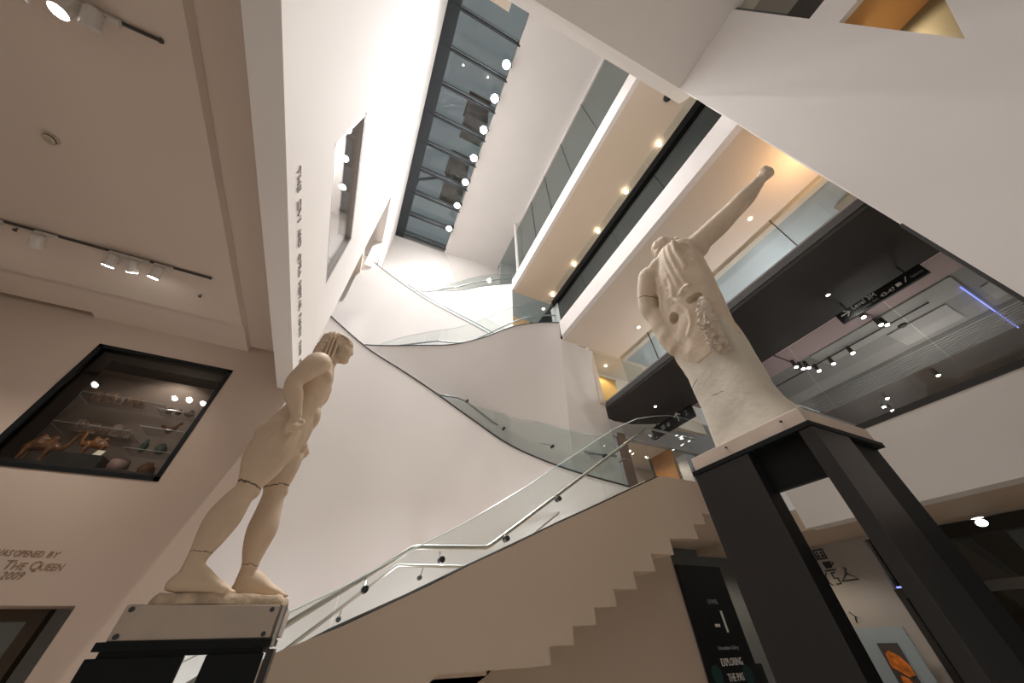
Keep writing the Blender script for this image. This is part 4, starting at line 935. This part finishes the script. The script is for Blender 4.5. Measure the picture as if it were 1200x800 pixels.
def camel(lab, x, y, z, s, dr, m):
    t = thing('camel_figurine', lab, 'figurine', (x, y, z)); b = MB()
    P = lambda a, c, e=0: (x+dr*a*s, y+e*s, z+c*s)
    b.ell(P(0, .55), (.34*s, .14*s, .17*s)); b.ell(P(-.12, .74), (.10*s, .08*s, .14*s)); b.ell(P(.14, .74), (.10*s, .08*s, .14*s))
    limb(b, [P(.28,.55)+(.12*s,), P(.42,.50)+(.09*s,), P(.52,.66)+(.065*s,), P(.54,.88)+(.055*s,), P(.58,.99)+(.055*s,)], 10)
    limb(b, [P(.57,.99)+(.060*s,), P(.70,.97)+(.050*s,), P(.78,.93)+(.035*s,)], 10)
    for a, e in ((-.24,-.07),(-.22,.07),(.22,-.07),(.24,.07)): limb(b, [P(a,.48,e)+(.075*s,), P(a+.015,.25,e)+(.045*s,), P(a,.03,e)+(.04*s,)], 8)
    limb(b, [P(-.33,.58)+(.03*s,), P(-.38,.42)+(.022*s,)], 6)
    obj('body', remeshed(b, .028*s, 2), m, t, smooth=True)
    sd = MB(); sd.ell(P(0, .72), (.10*s, .165*s, .06*s)); sd.box(x-.06*s, x+.06*s, y-.16*s, y+.16*s, z+.55*s, z+.72*s); obj('saddle', sd, 'pot', t, bevel=.004)
    obj('base', MB().box(x-.36*s, x+.36*s, y-.13*s, y+.13*s, z-.005, z+.03*s), m, t)
camel('large brown glazed camel figurine with raised head at the left of the case', -3.84, 6.38, 1.845, .44, 1, 'terra')
camel('smaller amber camel figurine facing left behind the white label card', -3.30, 6.30, 1.965, .34, -1, 'terra2')
t = thing('label_card', 'small cream label card leaning on the black block in the case', 'card', (-3.14, 6.11, 1.965))
obj('card_face', MB().hexa([(-3.18,6.125,1.962),(-3.10,6.125,1.962),(-3.10,6.165,2.04),(-3.18,6.165,2.04)], [(-3.18,6.13,1.962),(-3.10,6.13,1.962),(-3.10,6.17,2.04),(-3.18,6.17,2.04)]), 'card', t)
obj('card_stand', MB().box(-3.15, -3.13, 6.14, 6.19, 1.962, 1.99), 'acrylic', t)
def jar(lab, x, y, z, prof, m, name='pot'):
    t = thing(name, lab, 'pot', (x, y, z)); obj('body', MB().lathe((x, y, z), prof, 20), m, t, smooth=True)
    r = max(p[0] for p in prof[-3:]); obj('rim', MB().lathe((x, y, z), [(prof[-1][0]*.98, prof[-1][1]-.004), (prof[-1][0]*1.1, prof[-1][1]+.002), (prof[-1][0]*.9, prof[-1][1]+.006)], 20), m, t, smooth=True)
P1 = [(.005,0),(.04,.0),(.07,.03),(.085,.08),(.07,.13),(.04,.155),(.035,.175)]
jar('round brown pot at the lower right corner of the case', -2.62, 6.28, 1.805, [(a*1.1, b) for a, b in P1], 'terra')
jar('pinkish bowl on the floor of the case beside the black block', -2.93, 6.28, 1.805, [(.005,0),(.05,.0),(.09,.04),(.108,.09),(.10,.15),(.085,.17)], 'potpink')
sm = lambda k: [(a*k, b*k) for a, b in P1]
jar('small brown pot at the left of the upper right shelf', -2.86, 6.32, 2.75, sm(.5), 'pot')
jar('small brown pot in the middle of the upper right shelf', -2.74, 6.32, 2.75, sm(.48), 'terra2')
jar('larger buff pot at the right of the upper right shelf', -2.61, 6.32, 2.75, [(a*.8, b*.62) for a, b in P1], 'tilep')
jar('green glazed jar on the lower right shelf', -2.64, 6.32, 2.13, sm(.85), 'greenglz')
jar('slim grey green jar at the left of the lower right shelf', -2.84, 6.32, 2.13, [(.005,0),(.03,0),(.045,.05),(.04,.12),(.02,.15),(.022,.18)], 'greenglz')
t = thing('bird_figurine', 'small brown bird figurine on the middle right shelf', 'figurine', (-2.70, 6.32, 2.45))
m = MB(); m.ell((-2.70,6.32,2.51), (.07,.04,.05)); limb(m, [(-2.65,6.32,2.53,.025),(-2.63,6.32,2.60,.018),(-2.61,6.32,2.62,.02)], 8); m.tube([(-2.76,6.32,2.52),(-2.82,6.32,2.55)], [.03,.012], 8); m.cyl((-2.70,6.32,2.449),(-2.70,6.32,2.48), .03, .02); obj('body', m, 'terra', t, smooth=True)
obj('beak', MB().cyl((-2.595,6.32,2.622),(-2.57,6.32,2.615), .008, .002), 'tilep', t)
fl = ['leftmost', 'second', 'middle', 'fourth', 'rightmost']
for row, (x0, x1, z, mats) in enumerate(((-4.12, -3.42, 2.99, ('tile','tile','tilep','tile','pot')), (-4.0, -3.3, 2.48, ('tilep','tilep','tile','tilep','tilep')))):
    w = (x1-x0)/5
    for k in range(5):
        a, b = x0+k*w+.006, x0+(k+1)*w-.006; h = .17+.03*math.sin(k*2.3+row)
        t = thing('relief_fragment', f"{fl[k]} {'brown' if row == 0 else 'pale'} relief fragment of the {'upper' if row == 0 else 'lower'} row in the case", 'fragment', ((a+b)/2, 6.85, z), ('upper' if row == 0 else 'lower')+' row of relief fragments')
        m = MB(); poly = [(a, z), (b, z), (b, z+h*(.8+.2*math.sin(k))), ((a+b)/2, z+h), (a, z+h*(.85+.15*math.cos(k*2)))]
        m.prism(poly, 'y', 6.83, 6.86); obj('plaque', m, mats[k], t, bevel=.004)
        m = MB()
        for j in range(3): m.ell((a+w*(.2+.3*j), 6.83, z+h*(.35+.2*((j+k) % 2))), (w*.16, .018, h*.25), 10, 8)
        obj('relief', m, mats[k], t, smooth=True)

spot('case_fill', (-3.2, 6.62, 3.72), (-3.3, 6.9, 2.3), 14, NEUT, 140)  # added fill light, no fixture, brightens the inside of the case
# ------------------------------------------------------------------ lettering on the walls
def wording(lab, words, m, group=None):
    a = np.concatenate([np.array(w.v) for w in words]); lo, hi = a.min(0), a.max(0)
    t = thing('lettering', lab, 'lettering', ((lo[0]+hi[0])/2, (lo[1]+hi[1])/2, lo[2]), group)
    for w in words: obj('word', w, m, t)
top = 'THE ZVI AND OFRA MEITAR FAMILY FUND ATRIUM'; y = 2.05; W = []
for s in top.split():
    wdt = 3.9*len(s)/len(top); q = MB(); add_text(q, s, .125, (XL+.002, y, 3.60), (0,1,0), (0,0,1), width=wdt*.96, ext=.008); W.append(q); y += wdt+3.9/len(top)
wording('line of small grey raised capitals along the lower edge of the tall white wall', W, 'letterup')
def line(txts, lab, z):
    W = []
    for s, size, x, w in txts:
        q = W[-1] if size < .1 and W and len(W[-1].v) and txts[0][1] > .1 else MB()
        add_text(q, s, size, (x, 5.999, z), (1,0,0), (0,0,1), width=w, ext=.004, shear=.12)
        if q not in W: W.append(q)
    wording(lab, W, 'letter', 'engraved lettering on the left wall')
line([('T', .12, -3.075, .07), ('HE', .092, -3.005, .10), ('Q', .12, -2.875, .08), ('UEEN', .092, -2.79, .18)], 'engraved line reading THE QUEEN on the beige left wall', .695)
line([('WAS', .085, -3.235, .15), ('OPENED', .085, -3.07, .23), ('BY', .085, -2.805, .09)], 'engraved line reading WAS OPENED BY on the beige left wall', .81)
line([('2009', .10, -3.03, .17)], 'engraved date 2009 on the beige left wall', .61)

# ------------------------------------------------------------------ lamps
# flood lights at the edge of the skylight
fy = [1.78, 2.87, 4.01, 5.16, 6.25, 7.42, 8.71]
def flood(lab, y):
    t = thing('floodlight', lab, 'floodlight', (1.05, y, 15.2), 'floodlights along the skylight')
    obj('housing', MB().tube([(1.05, y, 15.24), (1.07, y, 15.36), (1.09, y, 15.42)], [.15, .14, .07], 14), 'darkmetal', t)
    obj('lens', MB().ell((1.045, y, 15.225), (.13, .13, .03), 14, 8), 'flood', t); obj('bracket', MB().box(1.06, 1.26, y-.02, y+.02, 15.36, 15.61), 'darkmetal', t)
    return t
f0 = flood('first bright floodlight along the skylight counted from the top of the photo', fy[0])
for i, y in enumerate(fy[1:], 1): dup(f0, (1.05, y, 15.2), f'{ORDN[i]} bright floodlight along the skylight counted from the top of the photo')
for y in fy: spot('floodlight_beam', (1.02, y, 15.17), (-1.3, y+1.6, 0), FLOOD*(1 if y < 7 else .55), COOL, FCONE, 1., .08)
# recessed downlights
def downs(name, group, pts, labs, r=.05, lens='lampwarm'):
    x, y, z = pts[0]; t = thing(name, labs[0], 'downlight', (x, y, z), group)
    obj('lens', MB().ell((x, y, z-.002), (r*.98, r*.98, .008), 14, 8), lens, t); obj('trim_ring', MB().lathe((x, y, z), [(r*1.0, .0), (r*1.02, -.006), (r*1.35, -.008), (r*1.4, .004)], 20, False), 'lamphousing', t)
    for p, l in zip(pts[1:], labs[1:]): dup(t, p, l)
dl = [(5.24,.95,10.07),(5.25,2.38,10.07),(5.24,3.82,10.07),(5.25,5.27,10.07),(5.25,6.82,10.07),(5.25,7.6,10.07)]
dl = [(5.25, y, 10.07) for _, y, _ in dl]
downs('downlight', 'downlights over the middle balcony', dl, [f'{ORDN[i]} warm downlight over the middle balcony counted from the top right' for i in range(6)], .055)
for x, y, z in dl: spot('downlight_beam', (x, y, z-.08), (x, y, 0), 110, (1, .85, .68), 140)
d2 = [(5.2,.75,5.47),(5.23,3.73,5.47),(5.42,5.26,5.46)]
downs('downlight', 'downlights over the footbridge', d2, ['warm downlight in the beige soffit right of the raised forearm', 'warm downlight in the beige soffit left of the draped figure', 'warm downlight in the orange room at the end of the bridge'], .03)
for x, y, z in d2: spot('downlight_beam', (x, y, z-.06), (x, y, 0), 14 if y < 5 else 30, WARM, 150)
d3 = [(5.84,.86,3.796),(5.7,4.42,3.795)]
downs('downlight', 'downlights in the bridge underside', d3, ['small downlight in the dark bridge underside above the arrow sign', 'small downlight in the dark bridge underside left of the plaster block'], .022, 'lamp')
for x, y, z in d3: spot('downlight_beam', (x, y, z-.05), (x, y, 0), 25, NEUT, 120)
downs('downlight', None, [(7.4, 7.2, 4.19)], ['warm downlight in the cream lobby ceiling behind the landing glass'], .06)
# left ceiling: tracks and adjustable spotlights
trk('lighting_track', 'long lighting track on the left ceiling above the display case', (-6.5, 4.33, 3.90), (-2.57, 4.33, 3.90), .016, 'lighting tracks on the left ceiling')
trk('lighting_track', 'short lighting track at the top left corner of the photo', (-4.2, 1.56, 3.90), (-2.5, 1.56, 3.90), .016, 'lighting tracks on the left ceiling')
def tspot(lab, x, y, aim, lit=True):
    t = thing('track_spotlight', lab, 'spotlight', (x, y, 3.66), 'white spotlights on the left ceiling tracks')
    a = Vector((aim[0]-x, aim[1]-y, aim[2]-3.74)).normalized(); c = Vector((x, y, 3.74)); s = c-a*.08; e = c+a*.08
    obj('head', MB().tube([s, s+a*.02, e], [.040, .055, .06], 14), 'lamphousing', t); obj('lens', MB().tube([e-a*.004, e+a*.004], .052, 14), 'lamp' if lit else 'lamphousing', t)
    obj('gear_box', MB().box(x-.10, x+.10, y-.022, y+.022, 3.845, 3.888), 'lamphousing', t); obj('arm', MB().tube([(x+.03, y, 3.86), (x+.03, y, 3.78)], .012, 8), 'lamphousing', t)
    if lit: spot('track_beam', tuple(e+a*.02), aim, TRACK, NEUT, 60, .8, .04)
tspot('unlit white track spotlight second from the left edge on the long track', -4.24, 4.33, (-4.6, 6, 2.9), False)
tspot('white track spotlight cut by the left edge of the photo', -4.72, 4.33, (-5.0, 6, 1.2))
tspot('first lit white spotlight in the group of three on the long track', -3.54, 4.33, (-3.9, 6, 1.1))
tspot('middle lit white spotlight in the group of three on the long track', -3.33, 4.33, (-3.0, 6, 2.2))
tspot('rightmost lit white spotlight in the group of three on the long track', -3.08, 4.33, (-3.6, 6, .6))
tspot('lit white spotlight on the short track at the top left corner', -3.0, 1.56, (-3.1, 3.2, -1.6))
tspot('unlit white spotlight right of the lit one on the short track', -2.85, 1.56, (-2.5, 3.5, 1.5), False)
tspot('unlit white spotlight left of the lit one on the short track', -3.25, 1.56, (-3.5, 3.5, 1.5), False)
d = thing('smoke_detector', 'round cream smoke detector on the left ceiling between the two tracks', 'detector', (-3.7, 2.93, 3.86))
obj('body', MB().lathe((-3.7, 2.93, 3.86), [(.0, 0), (.035, 0), (.05, .015), (.055, .05), (.06, .06)], 18), mat('cream_plastic', (.50,.42,.33), .5), d); obj('slot', MB().lathe((-3.7, 2.93, 3.875), [(.0505, 0), (.053, .004), (.053, .012)], 18), 'track', d)
sp_ = [(-4.55, 4.4, 'tiny sprinkler head at the left edge below the long track'), (-3.62, 4.5, 'tiny sprinkler head below the group of three spotlights'), (-2.75, 4.75, 'tiny sprinkler head at the right end of the long track')]
s0 = thing('sprinkler', sp_[0][2], 'sprinkler', (sp_[0][0], sp_[0][1], 3.87), 'sprinkler heads')
obj('head', MB().lathe((sp_[0][0], sp_[0][1], 3.87), [(.0, 0), (.022, 0), (.022, .006), (.008, .01), (.008, .05)], 12), 'track', s0); obj('plate', MB().lathe((sp_[0][0], sp_[0][1], 3.91), [(.028, 0), (.03, .014)], 12), 'lamphousing', s0)
for x, y, l in sp_[1:]: dup(s0, (x, y, 3.87), l)
cm = thing('security_camera', 'small black dome camera under the upper balcony soffit', 'camera', (4.65, .05, 10.0))
obj('dome', MB().ell((4.65, .05, 10.08), (.10, .10, .10)), 'signblk', cm, smooth=True); obj('mount', MB().cyl((4.65, .05, 10.08), (4.65, .05, 10.158), .12), 'lamphousing', cm)

# ------------------------------------------------------------------ world
w = bpy.data.worlds.new('night'); bpy.context.scene.world = w; w.use_nodes = True
N = w.node_tree.nodes; L = w.node_tree.links; bg = N['Background']
tc = N.new('ShaderNodeTexCoord'); sep = N.new('ShaderNodeSeparateXYZ'); rp = N.new('ShaderNodeValToRGB')
L.new(tc.outputs['Generated'], sep.inputs[0]); mp = N.new('ShaderNodeMapRange'); mp.inputs['From Min'].default_value = -1; mp.inputs['From Max'].default_value = 1
L.new(sep.outputs['Z'], mp.inputs['Value']); L.new(mp.outputs['Result'], rp.inputs['Fac'])
rp.color_ramp.elements[0].position = .45; rp.color_ramp.elements[0].color = (.80, .68, .56, 1)
rp.color_ramp.elements[1].position = .8; rp.color_ramp.elements[1].color = (.46, .50, .515, 1)
L.new(rp.outputs['Color'], bg.inputs['Color']); bg.inputs['Strength'].default_value = WORLD
sc = bpy.context.scene
sc.view_settings.view_transform = 'Standard'; sc.view_settings.look = 'None'; sc.view_settings.gamma = 1; sc.view_settings.use_curve_mapping = False
sc.view_settings.exposure = EXPO
